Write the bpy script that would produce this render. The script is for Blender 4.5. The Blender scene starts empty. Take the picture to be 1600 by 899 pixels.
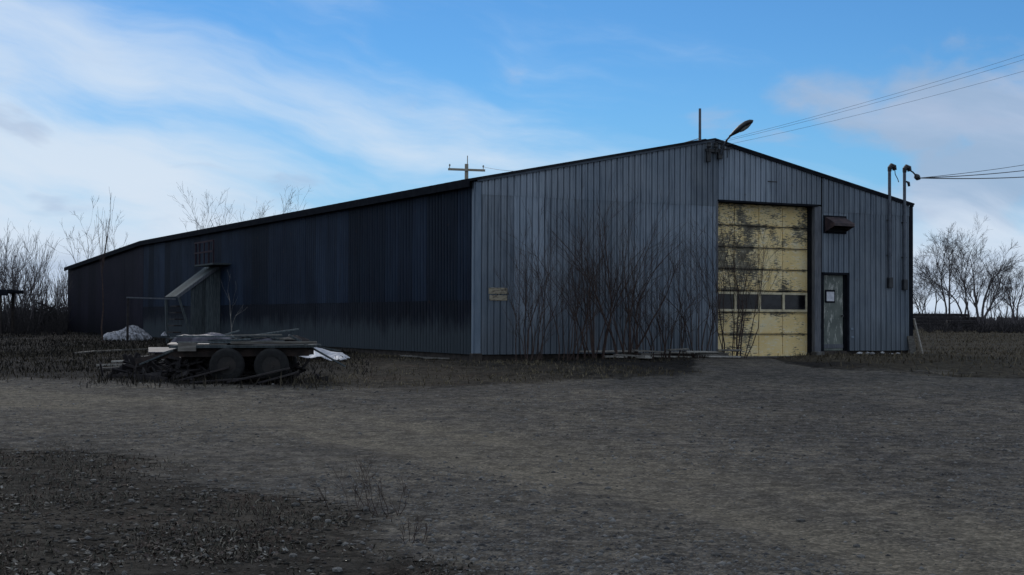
import bpy, bmesh, math, random
import numpy as np
from mathutils import Vector, Matrix

SC = bpy.context.scene
COL = SC.collection
R = math.radians
rnd = random.Random(11)
nrg = np.random.default_rng(5)

# ------------------------------------------------------------------ camera
cam_data = bpy.data.cameras.new('camera')
cam_data.sensor_width = 36.0
cam_data.lens = 36.0 * 2203.0 / 1600.0
cam_data.clip_start = 0.1
cam_data.clip_end = 8000
cam = bpy.data.objects.new('camera', cam_data)
COL.objects.link(cam)
cam.matrix_world = (Matrix.Translation((0, 0, 1.6)) @ Matrix.Rotation(R(90) + math.atan(48.5 / 2203.0), 4, 'X')
                    @ Matrix.Rotation(R(0.26), 4, 'Z'))
SC.camera = cam

# ------------------------------------------------------------------ light
SUN_EL, SUN_AZ = 24.0, -20.0          # azimuth from +Y, negative to the left
SC.view_settings.view_transform = 'Standard'
SC.view_settings.look = 'None'
SC.view_settings.gamma = 1.0
SC.view_settings.exposure = 0.0
SKY_STRENGTH = 0.07
SKY_TINT = (0.64, 1.06, 1.36)
CX, CZ = 1.7, 8.2
sd = bpy.data.lights.new('sun', 'SUN')
sd.energy = 1.0
sd.angle = R(12)
sd.color = (1.0, 0.93, 0.84)
sun = bpy.data.objects.new('sun', sd)
COL.objects.link(sun)
sdir = Vector((math.sin(R(SUN_AZ)) * math.cos(R(SUN_EL)), math.cos(R(SUN_AZ)) * math.cos(R(SUN_EL)), math.sin(R(SUN_EL))))
sun.rotation_euler = sdir.to_track_quat('Z', 'Y').to_euler()


class NT:
    """small node-tree helper"""
    def __init__(self, tree):
        self.t = tree
        self.n = tree.nodes
        self.l = tree.links

    def node(self, kind, **kw):
        nd = self.n.new(kind)
        for k, v in kw.items():
            setattr(nd, k, v)
        return nd

    def put(self, sock, val):
        if val is None:
            return
        if hasattr(val, 'is_output'):
            self.l.new(val, sock)
        else:
            try:
                sock.default_value = val
            except Exception:
                sock.default_value = (*val, 1.0)

    def math(self, op, a, b=None, c=None, clamp=False):
        nd = self.node('ShaderNodeMath', operation=op, use_clamp=clamp)
        for s, v in zip(nd.inputs, (a, b, c)):
            self.put(s, v)
        return nd.outputs[0]

    def vmath(self, op, a, b=None):
        nd = self.node('ShaderNodeVectorMath', operation=op)
        self.put(nd.inputs[0], a)
        if b is not None:
            self.put(nd.inputs[1], b)
        return nd.outputs['Value'] if op in ('DOT_PRODUCT', 'LENGTH') else nd.outputs[0]

    def mix(self, f, a, b, mode='MIX'):
        nd = self.node('ShaderNodeMix', data_type='RGBA', blend_type=mode, clamp_factor=True)
        self.put(nd.inputs[0], f)
        for s, v in ((nd.inputs[6], a), (nd.inputs[7], b)):
            if not hasattr(v, 'is_output') and len(v) == 3:
                v = (*v, 1.0)
            self.put(s, v)
        return nd.outputs[2]

    def ramp(self, v, a, b, lo=0.0, hi=1.0):
        nd = self.node('ShaderNodeMapRange', clamp=True, interpolation_type='SMOOTHSTEP')
        for s, x in zip(nd.inputs, (v, a, b, lo, hi)):
            self.put(s, x)
        return nd.outputs[0]

    def noise(self, vec, scale, detail=4, rough=0.55, dist=0.0, color=False):
        nd = self.node('ShaderNodeTexNoise')
        self.put(nd.inputs['Vector'], vec)
        nd.inputs['Scale'].default_value = scale
        nd.inputs['Detail'].default_value = detail
        nd.inputs['Roughness'].default_value = rough
        nd.inputs['Distortion'].default_value = dist
        return nd.outputs[1 if color else 0]

    def mapping(self, vec, scale=(1, 1, 1), rot=(0, 0, 0), loc=(0, 0, 0)):
        nd = self.node('ShaderNodeMapping')
        self.put(nd.inputs['Vector'], vec)
        nd.inputs['Scale'].default_value = scale
        nd.inputs['Rotation'].default_value = rot
        nd.inputs['Location'].default_value = loc
        return nd.outputs[0]


world = bpy.data.worlds.new('World')
SC.world = world
world.use_nodes = True
world.node_tree.nodes.clear()
w = NT(world.node_tree)
sky = w.node('ShaderNodeTexSky', sky_type='NISHITA', sun_disc=False)
sky.sun_elevation = R(SUN_EL)
sky.sun_rotation = R(SUN_AZ)
sky.altitude = 200
sky.air_density = 1.0
sky.dust_density = 0.0
sky.ozone_density = 4.0
gen = w.node('ShaderNodeTexCoord').outputs['Generated']
sep = w.node('ShaderNodeSeparateXYZ')
w.put(sep.inputs[0], gen)
zz = w.math('MAXIMUM', sep.outputs[2], 0.0)
inv = w.math('DIVIDE', 1.0, w.math('ADD', zz, 0.10))
pl = w.node('ShaderNodeCombineXYZ')
w.put(pl.inputs[0], w.math('MULTIPLY', sep.outputs[0], inv))
w.put(pl.inputs[1], w.math('MULTIPLY', sep.outputs[1], inv))
plane = pl.outputs[0]
# a clear hole in the cloud, up and to the right
hole = w.node('ShaderNodeCombineXYZ')
w.put(hole.inputs[0], w.math('SUBTRACT', sep.outputs[0], 0.22))
w.put(hole.inputs[1], w.math('MULTIPLY', w.math('SUBTRACT', 1.0, sep.outputs[1]), 0.5))
w.put(hole.inputs[2], w.math('MULTIPLY', w.math('SUBTRACT', sep.outputs[2], 0.24), 2.4))
clear = w.vmath('LENGTH', hole.outputs[0])
# streaky cirrus
warp = w.noise(plane, 0.30, 3, 0.5, color=True)
wv = w.vmath('ADD', plane, w.vmath('MULTIPLY', w.vmath('SUBTRACT', warp, (0.5, 0.5, 0.5)), (2.2, 2.2, 0)))
gw = w.vmath('ADD', gen, w.vmath('MULTIPLY', w.vmath('SUBTRACT', w.noise(gen, 3.2, 4, 0.55, color=True), (0.5, 0.5, 0.5)), (0.16, 0.16, 0.10)))
st = w.mapping(w.mapping(gw, rot=(0, R(-13), 0)), scale=(2.6, 2.6, 13.0), loc=(CX, 0.6, CZ))
n1 = w.noise(st, 1.0, 8, 0.58)
n2 = w.noise(w.mapping(wv, scale=(0.55, 0.9, 1), loc=(7.7, 2.2, 0)), 0.5, 5, 0.55)
bias = w.ramp(clear, 0.22, 0.72, -0.13, 0.16)
cov = w.math('ADD', w.math('ADD', w.math('MULTIPLY', n1, 0.85), w.math('MULTIPLY', n2, 0.30)), bias)
cirrus = w.ramp(cov, 0.43, 0.76)
# soft heaps of grey cloud
n3 = w.noise(w.mapping(gw, scale=(1, 1, 2.2), loc=(1.35, 4.4, 0)), 5.5, 6, 0.52)
puff = Vector((math.sin(R(18.8)) * math.cos(R(7.2)), math.cos(R(18.8)) * math.cos(R(7.2)), math.sin(R(7.2))))
near_puff = w.ramp(w.vmath('DOT_PRODUCT', gen, tuple(puff)), 0.9968, 0.9999, -0.01, 0.15)
heap = w.math('MULTIPLY', w.ramp(w.math('ADD', n3, near_puff), 0.57, 0.72), 0.80)
# small thin grey clouds low down
flk = w.ramp(w.noise(w.mapping(gw, scale=(1, 1, 3.6), loc=(2.2, 0.3, 6.1)), 8.0, 5, 0.5), 0.56, 0.68)
flk = w.math('MULTIPLY', w.math('MULTIPLY', flk, 0.55), w.math('MULTIPLY', w.ramp(zz, 0.05, 0.08), w.ramp(zz, 0.12, 0.19, 1.0, 0.0)))
# cloud bank low over the horizon
edge = w.math('ADD', zz, w.math('MULTIPLY', w.math('SUBTRACT', w.noise(w.mapping(gen, scale=(1, 1, 4)), 5.0, 5, 0.6), 0.5), 0.035))
bank = w.ramp(edge, 0.036, 0.060, 0.8, 0.0)
haze_f = w.ramp(zz, 0.02, 0.20, 0.75, 0.0)
k = 1.0 / SKY_STRENGTH
cl_white = (0.68 * k, 0.78 * k, 0.90 * k)
cl_grey = (0.36 * k, 0.46 * k, 0.62 * k)
c = w.mix(1.0, sky.outputs[0], SKY_TINT, 'MULTIPLY')
c = w.mix(haze_f, c, (0.24 * k, 0.52 * k, 0.80 * k))
c = w.mix(heap, c, w.mix(w.ramp(n1, 0.35, 0.6), cl_grey, (0.50 * k, 0.57 * k, 0.72 * k)))
c = w.mix(w.math('MULTIPLY', cirrus, w.ramp(zz, 0.07, 0.20, 0.97, 0.78)), c, cl_white)
c = w.mix(flk, c, (0.40 * k, 0.50 * k, 0.68 * k))
c = w.mix(bank, c, w.mix(w.ramp(w.noise(w.mapping(gen, scale=(1, 1, 7)), 7, 5, 0.6), 0.34, 0.66), (0.46 * k, 0.56 * k, 0.72 * k), (0.64 * k, 0.74 * k, 0.87 * k)))
bg = w.node('ShaderNodeBackground')
w.put(bg.inputs[0], c)
bg.inputs[1].default_value = SKY_STRENGTH
wo = w.node('ShaderNodeOutputWorld')
w.l.new(bg.outputs[0], wo.inputs[0])

# ------------------------------------------------------------------ materials
MATS = {}


def new_mat(name):
    m = bpy.data.materials.new(name)
    m.use_nodes = True
    m.node_tree.nodes.clear()
    t = NT(m.node_tree)
    b = t.node('ShaderNodeBsdfPrincipled')
    o = t.node('ShaderNodeOutputMaterial')
    t.l.new(b.outputs[0], o.inputs[0])
    MATS[name] = m
    return m, t, b


def bump(t, b, h, strength=0.4, dist=0.02):
    nd = t.node('ShaderNodeBump')
    nd.inputs['Strength'].default_value = strength
    nd.inputs['Distance'].default_value = dist
    t.put(nd.inputs['Height'], h)
    t.l.new(nd.outputs[0], b.inputs['Normal'])


def obj_coord(t):
    return t.node('ShaderNodeTexCoord').outputs['Object']


def world_pos(t):
    return t.node('ShaderNodeNewGeometry').outputs['Position']


def simple(name, c1, c2, scale=6, rough=0.8, bumpk=0.3, metal=0.0, stretch=(1, 1, 1), spec=0.3, rand=0.0):
    m, t, b = new_mat(name)
    v = t.mapping(obj_coord(t), scale=stretch)
    f = t.ramp(t.noise(v, scale, 6, 0.6), 0.35, 0.68)
    c = t.mix(f, c1, c2)
    if rand:
        oi = t.node('ShaderNodeObjectInfo').outputs['Random']
        c = t.mix(1.0, c, t.mix(oi, (1 - rand,) * 3, (1 + rand,) * 3), 'MULTIPLY')
    t.put(b.inputs['Base Color'], c)
    b.inputs['Roughness'].default_value = rough
    b.inputs['Metallic'].default_value = metal
    b.inputs['Specular IOR Level'].default_value = spec
    if bumpk:
        bump(t, b, t.noise(v, scale * 3, 5, 0.6), bumpk, 0.01)
    return m


def siding_mat(name, c1, c2, dirt, dirt_lo, dirt_hi, streak=(0.02, 0.02, 0.02), streak_f=0.5, spread=0.25, spec=0.25, stain_z=None):
    """painted steel sheet: each sheet its own tone, vertical run-off streaks, mud splashed up from the ground"""
    m, t, b = new_mat(name)
    p = world_pos(t)
    oi = t.node('ShaderNodeObjectInfo').outputs['Random']
    f = t.ramp(t.noise(p, 0.9, 5, 0.6), 0.3, 0.7)
    c = t.mix(f, c1, c2)
    fade = t.ramp(t.noise(t.mapping(p, scale=(1, 1, 0.6), loc=(3, 5, 2)), 0.33, 4, 0.6), 0.44, 0.66)
    c = t.mix(t.math('MULTIPLY', fade, 0.45), c, tuple(x * 1.6 + 0.004 for x in c2))
    c = t.mix(1.0, c, t.mix(oi, (1 - spread,) * 3, (1 + spread,) * 3), 'MULTIPLY')
    sv = t.mapping(p, scale=(6.0, 6.0, 0.35))
    s = t.ramp(t.noise(sv, 1.6, 5, 0.65), 0.48, 0.72)
    c = t.mix(t.math('MULTIPLY', s, streak_f), c, streak)
    sv2 = t.mapping(p, scale=(9.0, 9.0, 0.5), loc=(4, 1, 2))
    s2 = t.ramp(t.noise(sv2, 1.8, 5, 0.65), 0.55, 0.75)
    c = t.mix(t.math('MULTIPLY', s2, 0.30), c, tuple(min(1, x * 1.7) for x in c2))
    sp = t.node('ShaderNodeSeparateXYZ')
    t.put(sp.inputs[0], p)
    h = t.math('SUBTRACT', sp.outputs[2], t.math('MULTIPLY', t.noise(t.mapping(p, scale=(3, 3, 1)), 1.1, 5, 0.6), 1.1))
    d = t.ramp(h, dirt_lo, dirt_hi, 0.75, 0.0)
    c = t.mix(d, c, dirt)
    # small rust blooms
    rs = t.ramp(t.noise(p, 5.0, 4, 0.6), 0.66, 0.76)
    c = t.mix(t.math('MULTIPLY', rs, 0.4), c, (0.075, 0.045, 0.032))
    t.put(b.inputs['Base Color'], c)
    b.inputs['Roughness'].default_value = 0.55
    b.inputs['Specular IOR Level'].default_value = spec
    bump(t, b, t.noise(p, 2.2, 3, 0.5), 0.12, 0.03)
    return m


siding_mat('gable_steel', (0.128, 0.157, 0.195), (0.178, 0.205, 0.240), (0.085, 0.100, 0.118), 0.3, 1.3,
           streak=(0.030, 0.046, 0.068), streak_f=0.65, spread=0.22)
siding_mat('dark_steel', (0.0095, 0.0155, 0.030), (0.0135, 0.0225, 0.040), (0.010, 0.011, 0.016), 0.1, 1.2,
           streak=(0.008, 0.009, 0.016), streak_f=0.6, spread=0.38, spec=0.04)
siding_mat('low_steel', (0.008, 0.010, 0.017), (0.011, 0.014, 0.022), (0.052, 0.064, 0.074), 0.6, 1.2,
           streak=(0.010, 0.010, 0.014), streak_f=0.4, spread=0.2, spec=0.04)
siding_mat('rusty_steel', (0.010, 0.010, 0.018), (0.014, 0.013, 0.022), (0.012, 0.012, 0.016), 0.3, 1.4,
           streak=(0.016, 0.011, 0.014), streak_f=0.5, spread=0.25, spec=0.04)
simple('trim_steel', (0.11, 0.145, 0.19), (0.15, 0.185, 0.23), 3, 0.55, 0.15, stretch=(4, 4, 0.6))
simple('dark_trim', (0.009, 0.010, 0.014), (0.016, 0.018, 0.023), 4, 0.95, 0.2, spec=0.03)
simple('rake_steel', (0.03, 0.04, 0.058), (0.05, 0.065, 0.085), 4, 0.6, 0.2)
simple('roof_steel', (0.012, 0.013, 0.017), (0.024, 0.026, 0.03), 2, 0.95, 0.15, spec=0.03)
simple('concrete', (0.055, 0.052, 0.05), (0.12, 0.115, 0.11), 5, 0.9, 0.5)
simple('sill_timber', (0.02, 0.016, 0.014), (0.05, 0.04, 0.035), 5, 0.9, 0.5)
simple('old_wood', (0.075, 0.068, 0.062), (0.15, 0.14, 0.125), 3, 0.9, 0.5, stretch=(1, 8, 8), rand=0.3)
simple('pale_wood', (0.20, 0.185, 0.165), (0.36, 0.34, 0.31), 3, 0.9, 0.5, stretch=(1, 8, 8), rand=0.3)
simple('post_wood', (0.075, 0.08, 0.095), (0.13, 0.135, 0.15), 3, 0.85, 0.5, stretch=(8, 8, 1))
simple('plank_wood', (0.040, 0.050, 0.056), (0.085, 0.10, 0.105), 3, 0.9, 0.5, stretch=(8, 8, 1), rand=0.35)
simple('red_wood', (0.020, 0.011, 0.018), (0.030, 0.016, 0.023), 3, 0.9, 0.4)
simple('bark', (0.028, 0.018, 0.016), (0.066, 0.044, 0.037), 8, 0.95, 0.4)
simple('far_bark', (0.048, 0.043, 0.046), (0.092, 0.080, 0.082), 6, 0.95, 0.0)
simple('pale_bark', (0.16, 0.15, 0.14), (0.32, 0.30, 0.28), 8, 0.9, 0.3)
simple('dark_metal', (0.012, 0.013, 0.016), (0.028, 0.03, 0.034), 8, 0.5, 0.2, spec=0.4)
simple('mast_metal', (0.045, 0.055, 0.075), (0.08, 0.095, 0.12), 6, 0.5, 0.1, spec=0.4)
simple('wire_black', (0.010, 0.010, 0.012), (0.018, 0.018, 0.02), 4, 0.6, 0.0)
simple('wire_grey', (0.10, 0.12, 0.15), (0.14, 0.16, 0.19), 4, 0.6, 0.0)
simple('hood_metal', (0.030, 0.022, 0.026), (0.075, 0.05, 0.05), 7, 0.6, 0.3)
simple('pole_wood', (0.22, 0.20, 0.165), (0.34, 0.31, 0.26), 4, 0.9, 0.2, stretch=(6, 6, 1))
simple('glass_insulator', (0.16, 0.19, 0.19), (0.25, 0.28, 0.27), 4, 0.3, 0.0)
simple('rubber', (0.007, 0.007, 0.008), (0.014, 0.014, 0.014), 12, 0.85, 0.4)
simple('rim_steel', (0.011, 0.010, 0.010), (0.022, 0.017, 0.015), 7, 0.6, 0.3)
simple('rust_frame', (0.018, 0.014, 0.013), (0.045, 0.03, 0.025), 6, 0.8, 0.4)
simple('white_sheet', (0.38, 0.38, 0.42), (0.58, 0.58, 0.62), 3, 0.6, 0.25)
simple('stone', (0.065, 0.062, 0.06), (0.15, 0.143, 0.135), 9, 0.9, 0.5, rand=0.45)
simple('pale_stone', (0.28, 0.28, 0.29), (0.46, 0.46, 0.47), 9, 0.9, 0.5, rand=0.2)
simple('mullion_cream', (0.42, 0.36, 0.24), (0.62, 0.55, 0.38), 5, 0.8, 0.3)
simple('lamp_lens', (0.18, 0.18, 0.17), (0.30, 0.30, 0.28), 6, 0.25, 0.0, spec=0.5)
simple('paper', (0.42, 0.42, 0.46), (0.56, 0.56, 0.60), 9, 0.8, 0.05)
simple('grey_sheet', (0.035, 0.033, 0.045), (0.085, 0.08, 0.10), 3, 0.6, 0.3, rand=0.3)
simple('twig_pile', (0.014, 0.012, 0.014), (0.035, 0.03, 0.03), 6, 0.95, 0.3)

# melting snow, full of dirt and poking stalks
m, t, b = new_mat('old_snow')
p = obj_coord(t)
d1 = t.ramp(t.noise(t.mapping(p, scale=(5, 5, 1.6)), 2.0, 6, 0.75), 0.45, 0.56)
c_ = t.mix(t.ramp(t.noise(p, 3, 4), 0.3, 0.7), (0.34, 0.34, 0.37), (0.50, 0.50, 0.54))
t.put(b.inputs['Base Color'], t.mix(t.math('MULTIPLY', d1, 0.8), c_, (0.05, 0.045, 0.045)))
b.inputs['Roughness'].default_value = 0.9
bump(t, b, t.noise(p, 9, 5, 0.7), 0.8, 0.05)

# panes
m, t, b = new_mat('dark_glass')
t.put(b.inputs['Base Color'], t.mix(t.ramp(t.noise(obj_coord(t), 3, 4), 0.4, 0.7), (0.006, 0.006, 0.008), (0.022, 0.022, 0.025)))
b.inputs['Roughness'].default_value = 0.18
b.inputs['Specular IOR Level'].default_value = 0.35

# yellow door skin with paint flaking off in horizontal scales
m, t, b = new_mat('flaking_yellow')
p = obj_coord(t)
base = t.mix(t.ramp(t.noise(p, 1.6, 4), 0.35, 0.7), (0.68, 0.50, 0.22), (0.76, 0.60, 0.31))
pt = t.ramp(t.noise(t.mapping(p, loc=(3, 9, 1)), 2.3, 3), 0.45, 0.75)
base = t.mix(t.math('MULTIPLY', pt, 0.5), base, (0.66, 0.60, 0.42))
fl = t.noise(t.mapping(p, scale=(4.5, 4.5, 19.0)), 1.6, 7, 0.74)
sp = t.node('ShaderNodeSeparateXYZ')
t.put(sp.inputs[0], p)
joint = t.ramp(t.math('PINGPONG', t.math('SUBTRACT', sp.outputs[2], 0.02), 0.293), 0.015, 0.11, 0.05, -0.005)
amt = t.math('ADD', t.math('ADD', joint, t.ramp(t.noise(t.mapping(p, loc=(5, 0, 2)), 1.5, 3), 0.36, 0.66, -0.075, 0.09)),
             t.math('ADD', t.ramp(sp.outputs[2], 1.0, 1.9, -0.02, 0.045), t.ramp(sp.outputs[0], 7.3, 10.5, 0.055, -0.015)))
flake = t.ramp(t.math('ADD', fl, amt), 0.555, 0.59)
wh_ = t.ramp(t.noise(t.mapping(p, scale=(3, 3, 11), loc=(7, 2, 4)), 1.9, 6, 0.7), 0.56, 0.62)
base = t.mix(t.math('MULTIPLY', wh_, 0.6), base, (0.68, 0.64, 0.52))
base = t.mix(t.math('MULTIPLY', flake, 0.94), base, t.mix(t.ramp(t.noise(p, 6, 4), 0.35, 0.65), (0.03, 0.028, 0.024), (0.15, 0.14, 0.11)))
ru = t.ramp(t.noise(t.mapping(p, loc=(1, 1, 8), scale=(2, 2, 1)), 1.5, 5, 0.7), 0.62, 0.75)
base = t.mix(t.math('MULTIPLY', ru, 0.5), base, (0.20, 0.10, 0.04))
t.put(b.inputs['Base Color'], base)
b.inputs['Roughness'].default_value = 0.75
bump(t, b, flake, -0.5, 0.004)

# green-grey walk door, scraped
m, t, b = new_mat('scraped_green')
p = obj_coord(t)
base = t.mix(t.ramp(t.noise(p, 2.0, 4), 0.35, 0.7), (0.085, 0.100, 0.090), (0.145, 0.160, 0.140))
sc_ = t.ramp(t.noise(t.mapping(p, scale=(6, 6, 1.6), rot=(0, R(28), 0)), 1.5, 6, 0.7), 0.53, 0.62)
base = t.mix(t.math('MULTIPLY', sc_, 0.8), base, (0.42, 0.42, 0.38))
t.put(b.inputs['Base Color'], base)
b.inputs['Roughness'].default_value = 0.7
bump(t, b, sc_, 0.3, 0.003)

# sign board on gable
m, t, b = new_mat('sign_cream')
p = obj_coord(t)
base = t.mix(t.ramp(t.noise(t.mapping(p, scale=(3, 3, 12)), 2, 5, 0.6), 0.46, 0.62), (0.30, 0.26, 0.19), (0.10, 0.08, 0.06))
t.put(b.inputs['Base Color'], base)
b.inputs['Roughness'].default_value = 0.8


# earth: gravel <-> soil and dead grass, by a per-vertex share of gravel and of wheel-track wear
def earth(name):
    m, t, b = new_mat(name)
    p = world_pos(t)
    ga = t.node('ShaderNodeAttribute', attribute_name='gravel').outputs['Fac']
    tr = t.node('ShaderNodeAttribute', attribute_name='track').outputs['Fac']
    lp = t.node('ShaderNodeAttribute', attribute_name='lip').outputs['Fac']
    big = t.ramp(t.noise(p, 0.35, 5, 0.6), 0.32, 0.68)
    mid = t.ramp(t.noise(p, 2.1, 5, 0.65), 0.3, 0.7)
    g = t.mix(big, (0.079, 0.071, 0.062), (0.134, 0.117, 0.096))
    g = t.mix(t.math('MULTIPLY', mid, 0.7), g, (0.070, 0.066, 0.065))
    g = t.mix(t.math('MULTIPLY', tr, 0.8), g, (0.165, 0.143, 0.112))
    vo = t.node('ShaderNodeTexVoronoi')
    t.put(vo.inputs['Vector'], p)
    vo.inputs['Scale'].default_value = 38
    hs = t.node('ShaderNodeSeparateColor')
    t.put(hs.inputs[0], vo.outputs['Color'])
    spk = t.math('POWER', hs.outputs[0], 2.2)
    g = t.mix(1.0, g, t.mix(spk, (0.72, 0.72, 0.72), (1.55, 1.52, 1.50)), 'MULTIPLY')
    fine = t.ramp(t.noise(p, 5.0, 7, 0.78), 0.38, 0.62)
    g = t.mix(1.0, g, t.mix(t.math('MULTIPLY_ADD', t.math('SUBTRACT', fine, 0.5), t.math('MULTIPLY_ADD', tr, -0.5, 1.0), 0.5), (0.55, 0.55, 0.56), (1.42, 1.42, 1.40)), 'MULTIPLY')
    pot = t.ramp(t.noise(t.mapping(p, scale=(0.7, 1.3, 1)), 0.9, 6, 0.72), 0.56, 0.68)
    g = t.mix(t.math('MULTIPLY', pot, 0.55), g, (0.045, 0.043, 0.044))
    s = t.mix(big, (0.028, 0.025, 0.022), (0.050, 0.043, 0.035))
    s = t.mix(t.math('MULTIPLY', t.ramp(t.noise(p, 0.8, 4, 0.6), 0.5, 0.72), 0.5), s, (0.056, 0.039, 0.030))
    s = t.mix(1.0, s, t.mix(fine, (0.45, 0.45, 0.45), (1.5, 1.5, 1.5)), 'MULTIPLY')
    s = t.mix(t.math('MULTIPLY', t.ramp(t.noise(p, 13, 4, 0.7), 0.60, 0.72), 0.55), s, (0.125, 0.115, 0.10))
    fd = t.node('ShaderNodeSeparateXYZ')
    t.put(fd.inputs[0], p)
    s = t.mix(t.math('MULTIPLY', t.ramp(fd.outputs[0], 5.5, 9.0), 0.7), s, t.mix(fine, (0.040, 0.033, 0.024), (0.085, 0.070, 0.050)))
    wob = t.math('ADD', ga, t.math('MULTIPLY', t.math('SUBTRACT', t.noise(p, 1.3, 8, 0.75), 0.5), 2.0))
    pe = t.node('ShaderNodeAttribute', attribute_name='peat').outputs['Fac']
    s = t.mix(t.math('MULTIPLY', pe, 0.85), s, t.mix(fine, (0.010, 0.010, 0.011), (0.028, 0.026, 0.026)))
    c = t.mix(t.ramp(wob, 0.15, 0.85), s, g)
    c = t.mix(t.math('MULTIPLY', lp, t.ramp(t.noise(p, 3, 4, 0.7), 0.3, 0.55)), c, (0.018, 0.015, 0.012))
    t.put(b.inputs['Base Color'], c)
    b.inputs['Roughness'].default_value = 0.95
    b.inputs['Specular IOR Level'].default_value = 0.03
    hh = t.math('ADD', t.math('MULTIPLY', t.noise(p, 14, 6, 0.75), 1.0), t.math('MULTIPLY', vo.outputs['Distance'], -0.6))
    bump(t, b, hh, 0.75, 0.045)


earth('earth')

# tinted by a per-vertex own colour (blades, pebbles, leaves)
for nm, rough in (('tinted_blade', 0.9), ('tinted_stone', 0.9)):
    m, t, b = new_mat(nm)
    at = t.node('ShaderNodeAttribute', attribute_name='tint').outputs['Color']
    t.put(b.inputs['Base Color'], at)
    b.inputs['Roughness'].default_value = rough
    b.inputs['Specular IOR Level'].default_value = 0.15


# ------------------------------------------------------------------ helpers
def tag(o, label=None, cat=None, group=None, kind=None):
    if label:
        o['label'] = label
    if cat:
        o['category'] = cat
    if group:
        o['group'] = group
    if kind:
        o['kind'] = kind
    return o


def empty(name, loc=(0, 0, 0), rz=0.0, label=None, cat=None, group=None):
    o = bpy.data.objects.new(name, None)
    o.empty_display_size = 0.3
    o.location = loc
    o.rotation_euler = (0, 0, rz)
    COL.objects.link(o)
    return tag(o, label, cat, group)


def link_mesh(name, me, parent=None, mat=None):
    o = bpy.data.objects.new(name, me)
    COL.objects.link(o)
    if mat and not me.materials:
        me.materials.append(MATS[mat])
    if parent:
        o.parent = parent
    return o


def copy_tree(o, parent=None):
    c = o.copy()
    COL.objects.link(c)
    c.parent = parent
    for ch in o.children:
        copy_tree(ch, c)
    return c


class MB:
    def __init__(self):
        self.v, self.f = [], []

    def add(self, verts, faces):
        n = len(self.v)
        self.v.extend([tuple(x) for x in verts])
        self.f.extend([tuple(i + n for i in fc) for fc in faces])
        return self

    def box(self, c, s, rot=None, bevel=0.0):
        hx, hy, hz = s[0] / 2, s[1] / 2, s[2] / 2
        if bevel <= 0:
            vs = [Vector((x, y, z)) for x in (-hx, hx) for y in (-hy, hy) for z in (-hz, hz)]
            fs = [(0, 1, 3, 2), (4, 6, 7, 5), (0, 4, 5, 1), (2, 3, 7, 6), (0, 2, 6, 4), (1, 5, 7, 3)]
        else:
            bm = bmesh.new()
            bmesh.ops.create_cube(bm, size=1.0)
            for q in bm.verts:
                q.co = Vector((q.co.x * s[0], q.co.y * s[1], q.co.z * s[2]))
            bmesh.ops.bevel(bm, geom=bm.edges[:], offset=bevel, segments=1, affect='EDGES')
            bm.verts.index_update()
            vs = [q.co.copy() for q in bm.verts]
            fs = [tuple(q.index for q in fc.verts) for fc in bm.faces]
            bm.free()
        c = Vector(c)
        if rot is not None:
            vs = [rot @ q for q in vs]
        return self.add([q + c for q in vs], fs)

    def beam(self, a, b, wd, th, roll=0.0, bevel=0.0):
        a, b = Vector(a), Vector(b)
        d = b - a
        q = d.to_track_quat('X', 'Z').to_matrix() @ Matrix.Rotation(roll, 3, 'X')
        return self.box((a + b) / 2, (d.length, wd, th), q, bevel)

    def tube(self, pts, rad, n=6, cap=True):
        pts = [Vector(q) for q in pts]
        if not hasattr(rad, '__len__'):
            rad = [rad] * len(pts)
        vs, fs = [], []
        prev = None
        for i, q in enumerate(pts):
            d = (pts[min(i + 1, len(pts) - 1)] - pts[max(i - 1, 0)])
            if d.length < 1e-9:
                d = Vector((0, 0, 1))
            d.normalize()
            if prev is None:
                a = d.orthogonal().normalized()
            else:
                a = prev - d * prev.dot(d)
                a = a.normalized() if a.length > 1e-6 else d.orthogonal().normalized()
            prev = a
            bb = d.cross(a)
            for j in range(n):
                th = 2 * math.pi * j / n
                vs.append(q + (a * math.cos(th) + bb * math.sin(th)) * rad[i])
        for i in range(len(pts) - 1):
            for j in range(n):
                fs.append((i * n + j, i * n + (j + 1) % n, (i + 1) * n + (j + 1) % n, (i + 1) * n + j))
        if cap and n > 3:
            fs.append(tuple(range(n))[::-1])
            fs.append(tuple((len(pts) - 1) * n + j for j in range(n)))
        return self.add(vs, fs)

    def prism(self, poly, off):
        """poly: planar polygon (3D points), extruded by vector off"""
        n = len(poly)
        off = Vector(off)
        vs = [Vector(q) for q in poly] + [Vector(q) + off for q in poly]
        fs = [tuple(range(n)), tuple(range(n, 2 * n))[::-1]]
        fs += [(i, i + n, (i + 1) % n + n, (i + 1) % n) for i in range(n)]
        return self.add(vs, fs)

    def mesh(self, name, mat=None, smooth=False):
        me = bpy.data.meshes.new(name)
        me.from_pydata(self.v, [], self.f)
        if mat:
            me.materials.append(MATS[mat])
        bm = bmesh.new()
        bm.from_mesh(me)
        bmesh.ops.recalc_face_normals(bm, faces=bm.faces[:])
        bm.to_mesh(me)
        bm.free()
        if smooth:
            me.polygons.foreach_set('use_smooth', [True] * len(me.polygons))
        me.update()
        return me

    def build(self, name, mat, parent=None, smooth=False):
        return link_mesh(name, self.mesh(name, mat, smooth), parent)


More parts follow.
